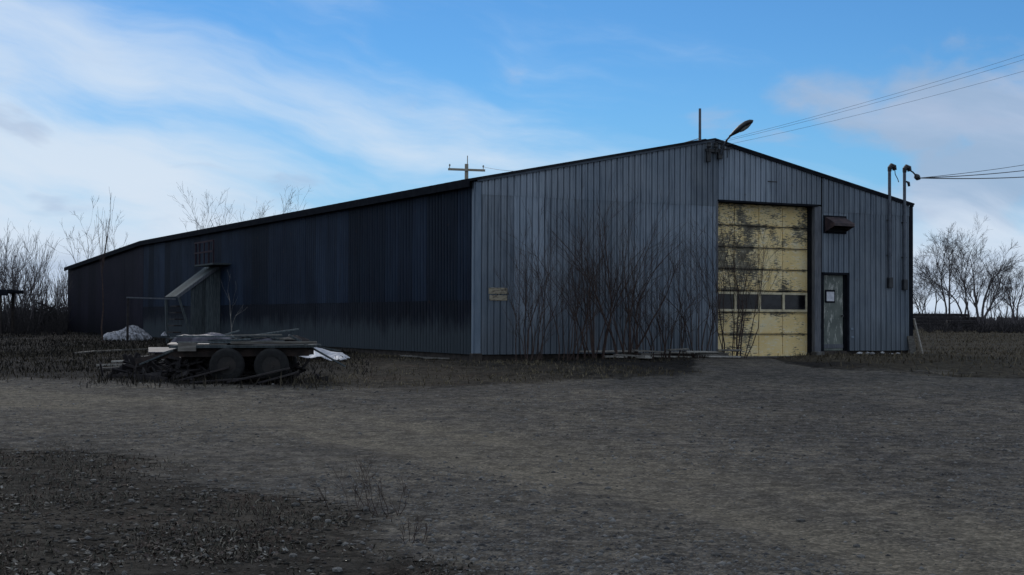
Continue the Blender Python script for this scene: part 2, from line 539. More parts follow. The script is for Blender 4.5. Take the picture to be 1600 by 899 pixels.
def raw_mesh(name, verts, faces, mat, attrs=None, colors=None, smooth=False):
    """verts (N,3) array, faces (M,k) array of equal k"""
    me = bpy.data.meshes.new(name)
    verts = np.asarray(verts, dtype=np.float32)
    faces = np.asarray(faces, dtype=np.int32)
    k_ = faces.shape[1]
    me.vertices.add(len(verts))
    me.vertices.foreach_set('co', verts.ravel())
    me.loops.add(faces.size)
    me.loops.foreach_set('vertex_index', faces.ravel())
    me.polygons.add(len(faces))
    me.polygons.foreach_set('loop_start', np.arange(0, faces.size, k_, dtype=np.int32))
    me.polygons.foreach_set('loop_total', np.full(len(faces), k_, dtype=np.int32))
    if smooth:
        me.polygons.foreach_set('use_smooth', np.ones(len(faces), dtype=bool))
    me.update(calc_edges=True)
    me.validate()
    for nm, a in (attrs or {}).items():
        at = me.attributes.new(nm, 'FLOAT', 'POINT')
        at.data.foreach_set('value', np.asarray(a, dtype=np.float32))
    if colors is not None:
        at = me.attributes.new('tint', 'FLOAT_COLOR', 'POINT')
        cc = np.ones((len(verts), 4), dtype=np.float32)
        cc[:, :3] = colors
        at.data.foreach_set('color', cc.ravel())
    me.materials.append(MATS[mat])
    return me


# ------------------------------------------------------------------ terrain
_perm = np.random.default_rng(77).random((256, 256))


def vnoise(x, y, s):
    x = np.asarray(x, float) * s + 1000.3
    y = np.asarray(y, float) * s + 1000.7
    xi, yi = np.floor(x).astype(int), np.floor(y).astype(int)
    fx, fy = x - xi, y - yi
    fx, fy = fx * fx * (3 - 2 * fx), fy * fy * (3 - 2 * fy)
    a = _perm[xi % 256, yi % 256]
    b_ = _perm[(xi + 1) % 256, yi % 256]
    c_ = _perm[xi % 256, (yi + 1) % 256]
    d_ = _perm[(xi + 1) % 256, (yi + 1) % 256]
    return (a * (1 - fx) + b_ * fx) * (1 - fy) + (c_ * (1 - fx) + d_ * fx) * fy - 0.5


def sstep(a, b, x):
    t_ = np.clip((np.asarray(x, float) - a) / (b - a), 0, 1)
    return t_ * t_ * (3 - 2 * t_)


YLOW = np.array([(-400, 190), (-60, 42), (-20, 24.5), (-9, 18.6), (-6, 16.6), (-3.2, 14.1), (-1.24, 11.4), (0, 8.9), (1.2, 6), (3, 0), (10, -20), (60, -60), (400, -200)], float)
YHIGH = np.array([(-400, 200), (-60, 47), (-20, 31), (-9.7, 26.6), (-3.9, 24.7), (-1.1, 24.9), (2.5, 27.3), (3.7, 29), (4.6, 34.5), (5.2, 36.6), (6.5, 36.5), (6.75, 31), (8, 28.9), (10.2, 28), (20, 27), (60, 30), (400, 30)], float)


def gravel_share(x, y):
    lo = np.interp(x, YLOW[:, 0], YLOW[:, 1])
    hi = np.interp(x, YHIGH[:, 0], YHIGH[:, 1])
    d_ = np.minimum(y - lo, (hi - y) * 0.8) + vnoise(x, y, 0.55) * 1.5 + vnoise(x, y, 1.9) * 0.6
    d_ = np.where(np.abs(x) > 70, -5, d_)
    return sstep(-1.5, 1.1, d_)


TR1 = np.array([(-14, 24.5), (-7, 21.3), (-3.5, 19.0), (-0.9, 15.6), (1.4, 12.3), (2.5, 9.8), (3.4, 6)], float)


def seg_dist(x, y, pl_):
    best = np.full(np.shape(x), 1e9)
    for (ax, ay), (bx, by) in zip(pl_[:-1], pl_[1:]):
        dx, dy = bx - ax, by - ay
        tt = np.clip(((x - ax) * dx + (y - ay) * dy) / (dx * dx + dy * dy), 0, 1)
        best = np.minimum(best, np.hypot(x - ax - tt * dx, y - ay - tt * dy))
    return best


def track_share(x, y):
    d1 = seg_dist(x, y, TR1)
    d2 = seg_dist(x, y, TR1 + np.array([0.95, 1.25]))
    d3 = seg_dist(x, y, TR1[:5] + np.array([2.6, 3.2]))
    s_ = np.maximum(np.exp(-(d1 / 0.32) ** 2), np.exp(-(d2 / 0.32) ** 2))
    s_ = np.maximum(s_, 0.6 * np.exp(-(d3 / 0.3) ** 2))
    road = np.exp(-(seg_dist(x, y, TR1 + np.array([0.5, 0.6])) / 1.5) ** 2) * 0.8
    return np.clip(road * (0.8 + vnoise(x, y, 0.6)) + s_ * np.clip(0.5 + 1.6 * vnoise(x, y, 0.45), 0, 1) * 0.75, 0, 1)


LIP = np.array([(6.4, 34.0), (6.8, 31.3), (7.6, 29.6), (9.0, 28.5), (10.6, 27.9)], float)


def lip_share(x, y):
    return np.exp(-(seg_dist(x, y, LIP) / 0.10) ** 2)


def peat_share(x, y):
    """black peaty soil: the weedy ground on the left and the strip under the shrubs"""
    n_ = vnoise(x, y, 0.5) * 2.0
    a_ = sstep(-3.2, -4.6, x + n_ * 0.6) * sstep(22, 25, y)
    dx, dy = x - ORG_X, y - ORG_Y
    u_, v_ = dx * COS_A + dy * SIN_A, -dx * SIN_A + dy * COS_A
    b_ = sstep(0.3, 1.6, u_ + n_ * 0.5) * sstep(7.6, 6.4, u_) * sstep(-8.5, -4.0, v_ + n_) * (v_ < 0.3)
    return np.clip(np.maximum(a_, b_), 0, 1)


ORG_X, ORG_Y = -0.88, 33.9
COS_A, SIN_A = math.cos(R(28.4)), math.sin(R(28.4))


def height(x, y):
    x = np.asarray(x, float)
    y = np.asarray(y, float)
    g0 = 0.6 * sstep(8, 36, y) + 0.35 * sstep(40, 110, y)
    gr = gravel_share(x, y)
    amp = np.where(y < 60, 1.0, 0.3)
    rough = (vnoise(x, y, 0.4) * 0.06 + vnoise(x, y, 1.3) * 0.05 + vnoise(x, y, 3.7) * 0.025)
    near_b = sstep(0, 4, np.abs(y - 40))
    g0 = g0 + amp * rough * (1 - 0.62 * gr)
    g0 = g0 - 0.035 * track_share(x, y) * gr - 0.05 * lip_share(x, y)
    g0 = g0 + 0.05 * sstep(0.0, 1.2, (y - 28.2) - 0 * x) * (x > 7) * (y < 40) * sstep(7, 8, x)
    return g0


def zat(x, y):
    return float(height(np.array([x]), np.array([y]))[0])


def axis(a, b, step, grow, lim_lo, lim_hi):
    mid_ = list(np.arange(a, b + 1e-6, step))
    hi_, s_ = [], step
    q = mid_[-1]
    while q < lim_hi:
        s_ *= grow
        q += s_
        hi_.append(q)
    lo_, s_ = [], step
    q = mid_[0]
    while q > lim_lo:
        s_ *= grow
        q -= s_
        lo_.append(q)
    return np.array(lo_[::-1] + mid_ + hi_)


XS = axis(-13.0, 13.0, 0.13, 1.09, -3500, 3500)
YS = axis(7.5, 36.0, 0.12, 1.07, -300, 6000)
GX, GY = np.meshgrid(XS, YS)
GZ = height(GX, GY)
GG = gravel_share(GX, GY)
GT = track_share(GX, GY) * GG
GL = lip_share(GX, GY)
GP = peat_share(GX, GY)
ny, nx = GX.shape
idx = np.arange(ny * nx).reshape(ny, nx)
quads = np.stack([idx[:-1, :-1], idx[:-1, 1:], idx[1:, 1:], idx[1:, :-1]], -1).reshape(-1, 4)
me = raw_mesh('ground', np.stack([GX, GY, GZ], -1).reshape(-1, 3), quads, 'earth',
              attrs=dict(gravel=GG.ravel(), track=GT.ravel(), lip=GL.ravel(), peat=GP.ravel()), smooth=True)
tag(link_mesh('ground', me), 'dark bare soil with patches of dead grass around the shed', kind='structure')
# the gravel yard: the same ground surface 5 mm higher where gravel was spread
keep = (GG[:-1, :-1] + GG[1:, 1:]).ravel() > 0.9
q2 = quads[keep]
used, invx = np.unique(q2.ravel(), return_inverse=True)
vv = np.stack([GX, GY, GZ + 0.005], -1).reshape(-1, 3)[used]
me = raw_mesh('gravel_yard', vv, invx.reshape(-1, 4), 'earth',
              attrs=dict(gravel=GG.ravel()[used], track=GT.ravel()[used], lip=GL.ravel()[used], peat=GP.ravel()[used]), smooth=True)
tag(link_mesh('gravel_yard', me), 'grey gravel yard and track with worn tyre ruts', kind='structure')

# ------------------------------------------------------------------ the warehouse (local axes: x along the gable, y back along the side)
ANG = R(28.4)
ORG = Vector((-0.88, 33.9, 0.6))
CA, SA = math.cos(ANG), math.sin(ANG)
FRAME = Matrix.Translation(ORG) @ Matrix.Rotation(ANG, 4, 'Z')


def W(u, v, z=0.0):
    """warehouse coordinates to the world"""
    return FRAME @ Vector((u, v, z))


def Wg(u, v, dz=0.0):
    q = FRAME @ Vector((u, v, 0))
    return Vector((q.x, q.y, zat(q.x, q.y) + dz))


WID, EAVE, RISE, LEN, LEN2, DROP = 14.06, 4.33, 1.42, 32.3, 49.1, 0.67
BASE = 0.13


def roof_z(u):
    return EAVE + RISE * (1 - abs(u - WID / 2) / (WID / 2))


barn = empty('warehouse', ORG, ANG, 'long low blue-grey corrugated steel warehouse with a wide gable end', 'warehouse')


def rib_line(u0, u1, pitch=0.180, depth=0.042):
    """profile (u, out) of a ribbed sheet between u0 and u1: broad ribs with narrow deep valleys"""
    pts = [(u0, 0.0)]
    n = max(1, round((u1 - u0) / pitch))
    p_ = (u1 - u0) / n
    for i in range(n):
        a = u0 + i * p_
        pts += [(a + p_ * 0.10, 0.0), (a + p_ * 0.20, depth), (a + p_ * 0.50, depth), (a + p_ * 0.56, depth * 0.72), (a + p_ * 0.66, depth * 0.72), (a + p_ * 0.72, depth), (a + p_ * 0.92, depth)]
        pts.append((a + p_ * 0.985, 0.0))
    pts.append((u1, 0.0))
    return pts


def sheet(u0, u1, z0, ztop, lap=0.0):
    """ribbed sheet in the plane y=0 facing -y (x from u0 to u1); ztop is a function of u"""
    mb = MB()
    pr = rib_line(u0, u1)
    vs, fs = [], []
    for (u, o) in pr:
        vs += [(u, -o - lap, z0), (u, -o - lap, ztop(u))]
    n = len(pr)
    # thickness: a back face line
    for (u, o) in pr:
        vs += [(u, -o - lap + 0.012, z0), (u, -o - lap + 0.012, ztop(u))]
    for i in range(n - 1):
        fs.append((2 * i, 2 * i + 2, 2 * i + 3, 2 * i + 1))
        j = 2 * n
        fs.append((j + 2 * i, j + 2 * i + 1, j + 2 * i + 3, j + 2 * i + 2))
        fs.append((2 * i, j + 2 * i, j + 2 * i + 2, 2 * i + 2))
        fs.append((2 * i + 1, 2 * i + 3, j + 2 * i + 3, j + 2 * i + 1))
    fs.append((0, 1, 2 * n + 1, 2 * n))
    fs.append((2 * n - 2, 4 * n - 2, 4 * n - 1, 2 * n - 1))
    mb.add(vs, fs)
    return mb


SEAM = 4.05
GAP = 0.004
# gable, left of the big door: eight full sheets and the sheets above the seam
cols_left = np.linspace(0.12, 7.16, 9)
ref = sheet(0, cols_left[1] - cols_left[0] - GAP, BASE, lambda u: SEAM).mesh('siding_panel', 'gable_steel')


def face_pt(o, jit=0.0):
    """nudge so that neighbouring sheets are not perfectly in line"""
    o.location.y -= abs(rnd.gauss(0, 0.003))
    o.rotation_euler.y += rnd.gauss(0, 0.0012)


for i in range(8):
    o = link_mesh('siding_panel', ref, barn)
    o.location = (cols_left[i], 0, 0)
    face_pt(o)
    u0, u1 = cols_left[i], cols_left[i + 1] - GAP
    o = sheet(u0, u1, SEAM - 0.06, lambda u: roof_z(u) - 0.02, lap=0.012).build('siding_panel', 'gable_steel', barn)
    face_pt(o)
# above the big door
cols_mid = np.linspace(7.16, 10.70, 5)
for i in range(4):
    u0, u1 = cols_mid[i], cols_mid[i + 1] - GAP
    face_pt(sheet(u0, u1, 4.17, lambda u: roof_z(u) - 0.02, lap=0.004).build('siding_panel', 'gable_steel', barn))
# right of the big door
cols_right = [10.75, 11.68, 12.48, 13.25, 13.96]
for i in range(4):
    u0, u1 = cols_right[i], cols_right[i + 1] - GAP
    z0 = 2.33 if i == 0 else BASE
    face_pt(sheet(u0, u1, z0, lambda u: SEAM).build('siding_panel', 'gable_steel', barn))
    face_pt(sheet(u0, u1, SEAM - 0.06, lambda u: roof_z(u) - 0.02, lap=0.012).build('siding_panel', 'gable_steel', barn))

# left side wall: sheets stand in the plane u=0 facing -u; local sheet x runs from back to front
def side_sheet(o, v_front):
    o.rotation_euler = (0, 0, R(-90))
    o.location = (0, v_front, 0)


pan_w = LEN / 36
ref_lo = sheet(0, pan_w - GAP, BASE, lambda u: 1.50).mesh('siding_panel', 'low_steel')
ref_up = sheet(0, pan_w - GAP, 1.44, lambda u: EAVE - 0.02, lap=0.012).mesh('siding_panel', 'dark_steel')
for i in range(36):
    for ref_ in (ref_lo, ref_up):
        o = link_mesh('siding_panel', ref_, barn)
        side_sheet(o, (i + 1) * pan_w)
        o.location.x -= abs(rnd.gauss(0, 0.004))
n_ext = 19
ext_w = (LEN2 - LEN) / n_ext
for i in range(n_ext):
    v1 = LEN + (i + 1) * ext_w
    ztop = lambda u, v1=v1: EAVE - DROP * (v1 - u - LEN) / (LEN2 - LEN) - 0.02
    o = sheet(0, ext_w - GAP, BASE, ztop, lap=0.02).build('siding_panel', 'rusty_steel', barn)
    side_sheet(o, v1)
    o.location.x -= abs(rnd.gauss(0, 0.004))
# unseen sides, closed
mb = MB()
mb.prism([(WID - 0.02, 0.1, BASE), (WID - 0.02, LEN2, BASE), (WID - 0.02, LEN2, EAVE - DROP), (WID - 0.02, LEN, EAVE - 0.03), (WID - 0.02, 0.1, EAVE - 0.03)], (0.02, 0, 0))
o = mb.build('far_wall', 'gable_steel', barn)
zr = lambda u: roof_z(u) - DROP - 0.03
MB().prism([(0.05, LEN2, BASE), (WID - 0.05, LEN2, BASE), (WID - 0.05, LEN2, zr(WID)), (WID / 2, LEN2, zr(WID / 2)), (0.05, LEN2, zr(0))], (0, -0.03, 0)).build('rear_wall', 'gable_steel', barn)

# dark inner lining that keeps the inside dark and stops light leaks
mb = MB()
mb.box((3.6, 0.10, 2.1), (7.0, 0.03, 4.1))
mb.box((12.4, 0.10, 2.1), (3.2, 0.03, 4.1))
mb.prism([(0.1, 0.09, 4.18), (WID - 0.1, 0.09, 4.18), (WID - 0.1, 0.09, EAVE - 0.05), (WID / 2, 0.09, EAVE + RISE - 0.08), (0.1, 0.09, EAVE - 0.05)], (0, 0.03, 0))
mb.box((0.10, LEN / 2, 2.15), (0.03, LEN - 0.3, 3.95))
mb.build('wall_lining', 'sill_timber', barn)

# roof: two ribbed slopes, then the lower continuation over the rear part
def roof_slope(sgn):
    mb = MB()
    ov, th = 0.22, 0.04
    ridge = (WID / 2, EAVE + RISE + 0.045)
    if sgn < 0:
        ev = (-ov, EAVE + 0.045 - RISE * ov / (WID / 2))
    else:
        ev = (WID + 0.05, EAVE + 0.045 - RISE * 0.05 / (WID / 2))
    for (v0, d0, v1, d1) in ((-0.10, 0, LEN, 0), (LEN, 0, LEN2 + 0.15, DROP)):
        vs = [(ev[0], v0, ev[1] - d0), (ridge[0], v0, ridge[1] - d0), (ridge[0], v1, ridge[1] - d1), (ev[0], v1, ev[1] - d1)]
        vs += [(x, y, z - th) for (x, y, z) in vs]
        fs = [(0, 1, 2, 3), (7, 6, 5, 4), (0, 4, 5, 1), (2, 6, 7, 3), (3, 7, 4, 0), (1, 5, 6, 2)]
        mb.add(vs, fs)
        n = int((v1 - v0) / 0.45)
        for i in range(1, n):
            y = v0 + (v1 - v0) * i / n
            d = d0 + (d1 - d0) * i / n
            mb.beam((ev[0], y, ev[1] - d + 0.012), (ridge[0], y, ridge[1] - d + 0.012), 0.03, 0.03)
    return mb


for sgn in (-1, 1):
    roof_slope(sgn).build('roof', 'roof_steel', barn)
mb = MB()
mb.beam((-0.235, -0.1, EAVE - 0.08), (-0.235, LEN, EAVE - 0.08), 0.025, 0.20)
mb.beam((-0.235, LEN, EAVE - 0.08), (-0.235, LEN2 + 0.15, EAVE - 0.08 - DROP), 0.025, 0.20)
mb.build('eave_fascia', 'dark_trim', barn)
mb = MB()
mb.beam((0, -0.075, EAVE - 0.02), (WID / 2, -0.075, EAVE + RISE - 0.02), 0.03, 0.055)
mb.build('rake_trim', 'rake_steel', barn)
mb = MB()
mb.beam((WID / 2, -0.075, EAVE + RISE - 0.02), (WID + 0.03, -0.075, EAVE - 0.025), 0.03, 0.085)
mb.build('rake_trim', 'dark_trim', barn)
# corner trims
mb = MB()
mb.box((0.045, -0.030, (BASE + EAVE) / 2 - 0.02), (0.15, 0.05, EAVE - BASE - 0.05))
mb.box((-0.045, 0.035, (BASE + EAVE) / 2 - 0.02), (0.03, 0.10, EAVE - BASE - 0.06))
mb.build('corner_trim', 'trim_steel', barn)
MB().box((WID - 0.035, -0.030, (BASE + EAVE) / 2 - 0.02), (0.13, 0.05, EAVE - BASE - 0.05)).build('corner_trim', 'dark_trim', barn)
MB().box((0.03, 0.02, 0.02), (0.26, 0.22, 0.28), bevel=0.02).build('corner_post', 'sill_timber', barn)
# sill and footing, dark gap under the sheets
mb = MB()
mb.box((3.55, 0.13, -0.05), (7.0, 0.16, 0.38))
mb.box((12.4, 0.13, -0.05), (3.2, 0.16, 0.38))
mb.box((0.12, LEN2 / 2, -0.05), (0.16, LEN2 - 0.5, 0.38))
mb.build('footing', 'sill_timber', barn)

# big overhead door, set back in its opening
DV = 0.30
door = MB()
U0, U1 = 7.17, 10.46
rows = [0.02 + 0.586 * i for i in range(8)]
cw = (U1 - U0) / 4
st_w = 0.045
for i in range(8):                                       # rails
    h_ = 0.055 if i in (0, 7) else 0.05
    if i in (0, 7):
        door.box(((U0 + U1) / 2, DV, min(max(rows[i], 0.03), 4.09)), (U1 - U0, 0.05, h_))
    else:                                                # two rails with an open joint between the sections
        door.box(((U0 + U1) / 2, DV, rows[i] + 0.0195), (U1 - U0, 0.05, 0.013))
        door.box(((U0 + U1) / 2, DV + 0.003, rows[i] - 0.0195), (U1 - U0, 0.05, 0.013))
for j in range(5):                                       # stiles between rails
    for i in (0, 1, 3, 4, 5, 6):
        door.box((U0 + cw * j, DV + 0.001, (rows[i] + rows[i + 1]) / 2), (st_w, 0.046, rows[i + 1] - rows[i] - 0.052))
dobj = door.build('overhead_door', 'flaking_yellow', barn)
for j in range(5):
    MB().box((U0 + cw * j, DV - 0.004, (rows[2] + rows[3]) / 2), (0.075, 0.05, rows[3] - rows[2] - 0.056), bevel=0.005).build('mullion', 'mullion_cream', dobj)
for z_ in (rows[2] + 0.06, rows[3] - 0.06):
    MB().box(((U0 + U1) / 2, DV + 0.004, z_), (U1 - U0, 0.04, 0.06)).build('window_rail', 'mullion_cream', dobj)
for i in range(7):
    for j in range(4):
        cx, cz = U0 + cw * (j + 0.5), (rows[i] + rows[i + 1]) / 2
        if i == 2:
            MB().box((cx, DV + 0.012, cz), (cw - 0.079, 0.008, 0.408)).build('window_pane', 'dark_glass', dobj)
        else:
            MB().box((cx, DV + 0.006 + rnd.uniform(-0.004, 0.004), cz), (cw - st_w - 0.006, 0.022, 0.526), bevel=0.007).build('door_panel', 'flaking_yellow', dobj)
# jambs and lintel of the opening
mb = MB()
mb.box((10.575, 0.02, 2.06), (0.23, 0.14, 4.16), bevel=0.012)
mb.build('door_jamb', 'post_wood', barn)
MB().box((10.475, 0.20, 2.06), (0.03, 0.22, 4.14)).build('door_jamb', 'dark_trim', barn)
MB().box((7.135, 0.10, 2.06), (0.05, 0.32, 4.14)).build('door_jamb', 'post_wood', barn)
MB().box((8.86, 0.10, 4.15), (3.40, 0.36, 0.05)).build('lintel', 'dark_trim', barn)
MB().box((10.58, -0.03, -0.02), (0.30, 0.24, 0.30), bevel=0.02).build('door_jamb', 'concrete', barn)
MB().box((8.8, 0.2, -0.12), (3.4, 0.6, 0.26), bevel=0.01).build('door_sill', 'concrete', barn)

# walk door
mb = MB()
mb.box((10.735, 0.0, 1.22), (0.07, 0.13, 2.19))
mb.box((11.655, 0.0, 1.22), (0.07, 0.13, 2.19))
mb.box((11.195, 0.001, 2.29), (0.99, 0.132, 0.06))
mb.build('walk_door_frame', 'dark_trim', barn)
wd = MB().box((11.165, 0.075, 1.20), (0.78, 0.045, 2.10), bevel=0.004).build('walk_door', 'scraped_green', barn)
MB().box((11.605, 0.065, 1.20), (0.05, 0.05, 2.10)).build('door_stop', 'dark_trim', wd)
MB().box((11.165, 0.047, 0.27), (0.78, 0.02, 0.12), bevel=0.004).build('kick_plate', 'post_wood', wd)
MB().box((11.08, 0.048, 1.66), (0.36, 0.014, 0.36)).build('notice_board', 'dark_trim', wd)
MB().box((11.09, 0.038, 1.655), (0.27, 0.006, 0.26)).build('notice_sheet', 'paper', wd)
MB().tube([(11.49, 0.06, 1.12), (11.49, 0.0, 1.12), (11.49, -0.02, 1.12)], [0.016, 0.016, 0.034], 8).build('door_knob', 'dark_metal', wd)
MB().box((11.19, 0.04, 0.05), (0.86, 0.18, 0.17), bevel=0.01).build('door_step', 'sill_timber', barn)
# small plate high above the big door
MB().box((8.98, -0.055, 4.74), (0.32, 0.012, 0.03)).build('seam_plate', 'dark_metal', barn)
for (u, z) in ((11.8, 0.75), (11.82, 0.52)):
    MB().box((u, -0.045, z), (0.10, 0.03, 0.06), bevel=0.006).build('outlet_box', 'trim_steel', barn)

# ------------------------------------------------------------------ fixtures on the gable
# flat sign at left corner
s = empty('wall_sign', W(0.585, -0.055, 1.585), ANG, 'small faded cream sign of two boards near the left corner of the gable', 'sign')
MB().box((0, 0, 0.085), (0.51, 0.025, 0.15), bevel=0.004).build('sign_board', 'sign_cream', s)
MB().box((0.01, 0, -0.085), (0.48, 0.025, 0.13), bevel=0.004).build('sign_board', 'sign_cream', s)
MB().box((0, 0.018, 0), (0.06, 0.012, 0.33)).build('sign_batten', 'sill_timber', s)

# exhaust hood
s = empty('exhaust_hood', W(11.18, -0.05, 3.65), ANG, 'rusty exhaust hood on the gable wall above the walk door', 'vent hood')
mb = MB()
hw, hh, hd = 0.36, 0.21, 0.40
mb.add([(-hw, 0, hh), (hw, 0, hh), (-hw, -hd, 0.02), (hw, -hd, 0.02), (-hw, 0, -hh), (hw, 0, -hh), (-hw, -hd, -0.06), (hw, -hd, -0.06)],
       [(0, 1, 3, 2), (2, 3, 7, 6), (0, 2, 6, 4), (1, 5, 7, 3)])
mb.build('hood', 'hood_metal', s)
MB().box((0, 0.005, 0), (hw * 2 + 0.1, 0.02, hh * 2 + 0.08)).build('flange', 'dark_trim', s)
for i in range(4):
    MB().box((0, -0.06, -0.17 + 0.09 * i), (hw * 2 - 0.06, 0.08, 0.012), Matrix.Rotation(R(35), 3, 'X')).build('louver', 'dark_metal', s)

# yard lamp at the peak
s = empty('yard_lamp', W(7.25, -0.09, 5.35), ANG, 'dark cobra-head yard lamp on an arm above the gable peak', 'lamp')
mb = MB()
mb.tube([(-0.10, -0.08, 0.0), (-0.11, -0.20, 0.20), (-0.12, -0.38, 0.36), (-0.10, -0.58, 0.49)], 0.024, 8)
mb.build('arm', 'mast_metal', s)
mb = MB()
mb.tube([(-0.3, -0.02, 0.10), (0.32, -0.02, 0.20)], 0.02, 6)
mb.tube([(0.16, -0.03, -0.05), (-0.10, -0.36, 0.33)], 0.014, 6)
mb.build('brace', 'dark_metal', s)
MB().box((-0.10, -0.05, 0.02), (0.14, 0.09, 0.26), bevel=0.01).build('mount_plate', 'dark_metal', s)
hd_a, hd_b = Vector((-0.13, -0.51, 0.43)), Vector((0.24, -1.02, 0.82))
dv = (hd_b - hd_a)
ln = dv.length
qrot = dv.to_track_quat('X', 'Z').to_matrix()
vs, fs = [], []
prof = [(0.0, 0.035, 0.035), (0.10, 0.05, 0.045), (0.28, 0.10, 0.08), (0.52, 0.15, 0.11), (0.76, 0.155, 0.105), (0.92, 0.115, 0.07), (1.0, 0.04, 0.02)]
NS = 12
for (f_, wy, wz) in prof:
    for j in range(NS):
        th = 2 * math.pi * j / NS
        zz_ = math.sin(th) * wz
        vs.append(hd_a + qrot @ Vector((f_ * ln, math.cos(th) * wy, zz_ * (1.0 if zz_ > 0 else 0.55))))
for i in range(len(prof) - 1):
    for j in range(NS):
        fs.append((i * NS + j, i * NS + (j + 1) % NS, (i + 1) * NS + (j + 1) % NS, (i + 1) * NS + j))
fs += [tuple(range(NS)), tuple((len(prof) - 1) * NS + j for j in range(NS))]
MB().add(vs, fs).build('lamp_head', 'dark_metal', s, smooth=True)
mb = MB()
vs, fs = [], []
for (f_, wy, wz) in ((0.40, 0.045, 0.06), (0.52, 0.10, 0.082), (0.70, 0.11, 0.082), (0.84, 0.045, 0.06)):
    for j in range(8):
        th = math.pi + math.pi * j / 7
        vs.append(hd_a + qrot @ Vector((f_ * ln, math.cos(th) * wy, math.sin(th) * wz - 0.01)))
for i in range(3):
    for j in range(7):
        fs.append((i * 8 + j, i * 8 + j + 1, (i + 1) * 8 + j + 1, (i + 1) * 8 + j))
MB().add(vs, fs).build('lamp_lens', 'lamp_lens', s, smooth=True)

# wire bracket with insulators under the peak
s = empty('wire_bracket', W(6.98, -0.09, 5.45), ANG, 'dark wire bracket with insulators at the gable peak below the lamp', 'bracket')
MB().box((0, -0.04, 0.0), (0.55, 0.08, 0.09), bevel=0.008).build('cross_bar', 'dark_metal', s)
for i, u in enumerate((-0.22, 0.0, 0.22)):
    pin = MB().tube([(u, -0.10, -0.12), (u, -0.10, 0.18)], 0.014, 6).build('insulator_pin', 'dark_metal', s)
    MB().tube([(u, -0.10, 0.06), (u, -0.10, 0.10), (u, -0.10, 0.14), (u, -0.10, 0.20)], [0.05, 0.065, 0.05, 0.06], 8).build('insulator', 'dark_metal', pin)
MB().box((-0.20, -0.05, -0.18), (0.12, 0.09, 0.26), bevel=0.01).build('junction_box', 'dark_metal', s)

# thin mast on the ridge
s = empty('roof_mast', W(6.86, 0.35, 5.74), ANG, 'thin bare metal mast standing on the ridge beside the lamp', 'mast')
MB().tube([(0, 0, 0), (0, 0, 0.45), (0, 0, 0.88)], [0.038, 0.036, 0.034], 8).build('tube', 'mast_metal', s)
MB().box((0, 0, 0.0), (0.2, 0.2, 0.05), bevel=0.01).build('foot_plate', 'mast_metal', s)

# two service masts on the right
def service_mast(u, zb, zt, lab, strain):
    s_ = empty('service_mast', W(u, -0.10, 0), ANG, lab, 'conduit', 'electric service masts on the gable')
    MB().tube([(0, 0, zb), (0, 0, (zb + zt) / 2), (0, 0, zt - 0.1)], 0.045, 8).build('conduit', 'mast_metal' if strain else 'mast_metal', s_)
    MB().tube([(0, 0, zt - 0.12), (0.0, -0.01, zt - 0.02), (0.06, -0.02, zt + 0.045), (0.14, -0.03, zt + 0.02), (0.17, -0.03, zt - 0.08)],
              [0.055, 0.065, 0.075, 0.075, 0.06], 8).build('weatherhead', 'dark_metal', s_)
    MB().box((0, -0.01, zb - 0.08), (0.15, 0.12, 0.30), bevel=0.012).build('meter_base', 'dark_metal', s_)
    for z in (zb + 0.7, zb + 1.7):
        MB().box((0, 0.02, z), (0.16, 0.05, 0.03)).build('strap', 'dark_metal', s_)
    if strain:
        MB().tube([(0.10, -0.03, zt - 0.02), (0.27, -0.05, zt - 0.10), (0.42, -0.06, zt - 0.22)], 0.022, 6).build('drip_loop', 'wire_black', s_)
        MB().tube([(0.36, -0.06, zt - 0.16), (0.41, -0.06, zt - 0.22), (0.46, -0.06, zt - 0.26), (0.54, -0.06, zt - 0.28)], [0.03, 0.09, 0.085, 0.03], 8).build('strain_insulator', 'dark_metal', s_)
        MB().tube([(0.02, -0.05, zt - 0.38), (0.10, -0.06, zt - 0.42), (0.12, -0.06, zt - 0.52)], [0.02, 0.045, 0.04], 6).build('insulator', 'dark_metal', s_)
    else:
        MB().tube([(0.17, -0.03, zt - 0.06), (0.18, -0.04, zt - 0.2), (0.27, -0.05, zt - 0.34), (0.30, -0.05, zt - 0.42)], 0.012, 5).build('drip_loop', 'wire_black', s_)


service_mast(13.15, 2.15, 5.36, 'thinner service mast rising past the eave, left one of the two', False)
service_mast(13.72, 2.10, 5.36, 'service mast with the black strain insulator nearest the right corner', True)


# ------------------------------------------------------------------ wires
def wire(a, b, sag, r, name, label, mat='wire_black', n=18, group=None):
    a, b = Vector(a), Vector(b)
    pts = []
    for i in range(n + 1):
        f_ = i / n
        q = a.lerp(b, f_)
        q.z -= sag * 4 * f_ * (1 - f_)
        pts.append(q)
    tag(MB().tube(pts, r, 5).build(name, mat), label, 'wire', group)


pk = W(7.15, -0.2, 5.62)
for i, (dx, dz, z2) in enumerate(((-0.22, 0.0, 0.32), (0.0, 0.02, 0.15), (0.24, -0.02, -0.25))):
    wire(W(7.0 + dx, -0.2, 5.62 + dz), (27.0, 23.0, 12.9 + z2 * 1.6), 0.75, 0.0035, 'overhead_wire',
         ('highest', 'middle', 'lowest')[i] + ' of the three thin overhead wires rising right from the gable peak', 'wire_grey', 26, 'overhead wires right of the peak')
for i, (pz, sg, r_, lab) in enumerate(((7.13, 0.25, 0.009, 'upper'), (6.93, 0.3, 0.014, 'middle'), (6.70, 0.3, 0.016, 'lowest'))):
    a = W(14.22, -0.16, 5.10)
    q = Vector((18.14, 49.9, pz))
    e_ = a + (q - a) * 3
    e_.z = a.z + 3 * (pz + 0.889 * sg - a.z)
    wire(a, e_, sg, r_, 'service_wire', lab + ' of the three dark service wires running right from the black strain insulator', 'wire_black', 26, 'service wires from the right mast')

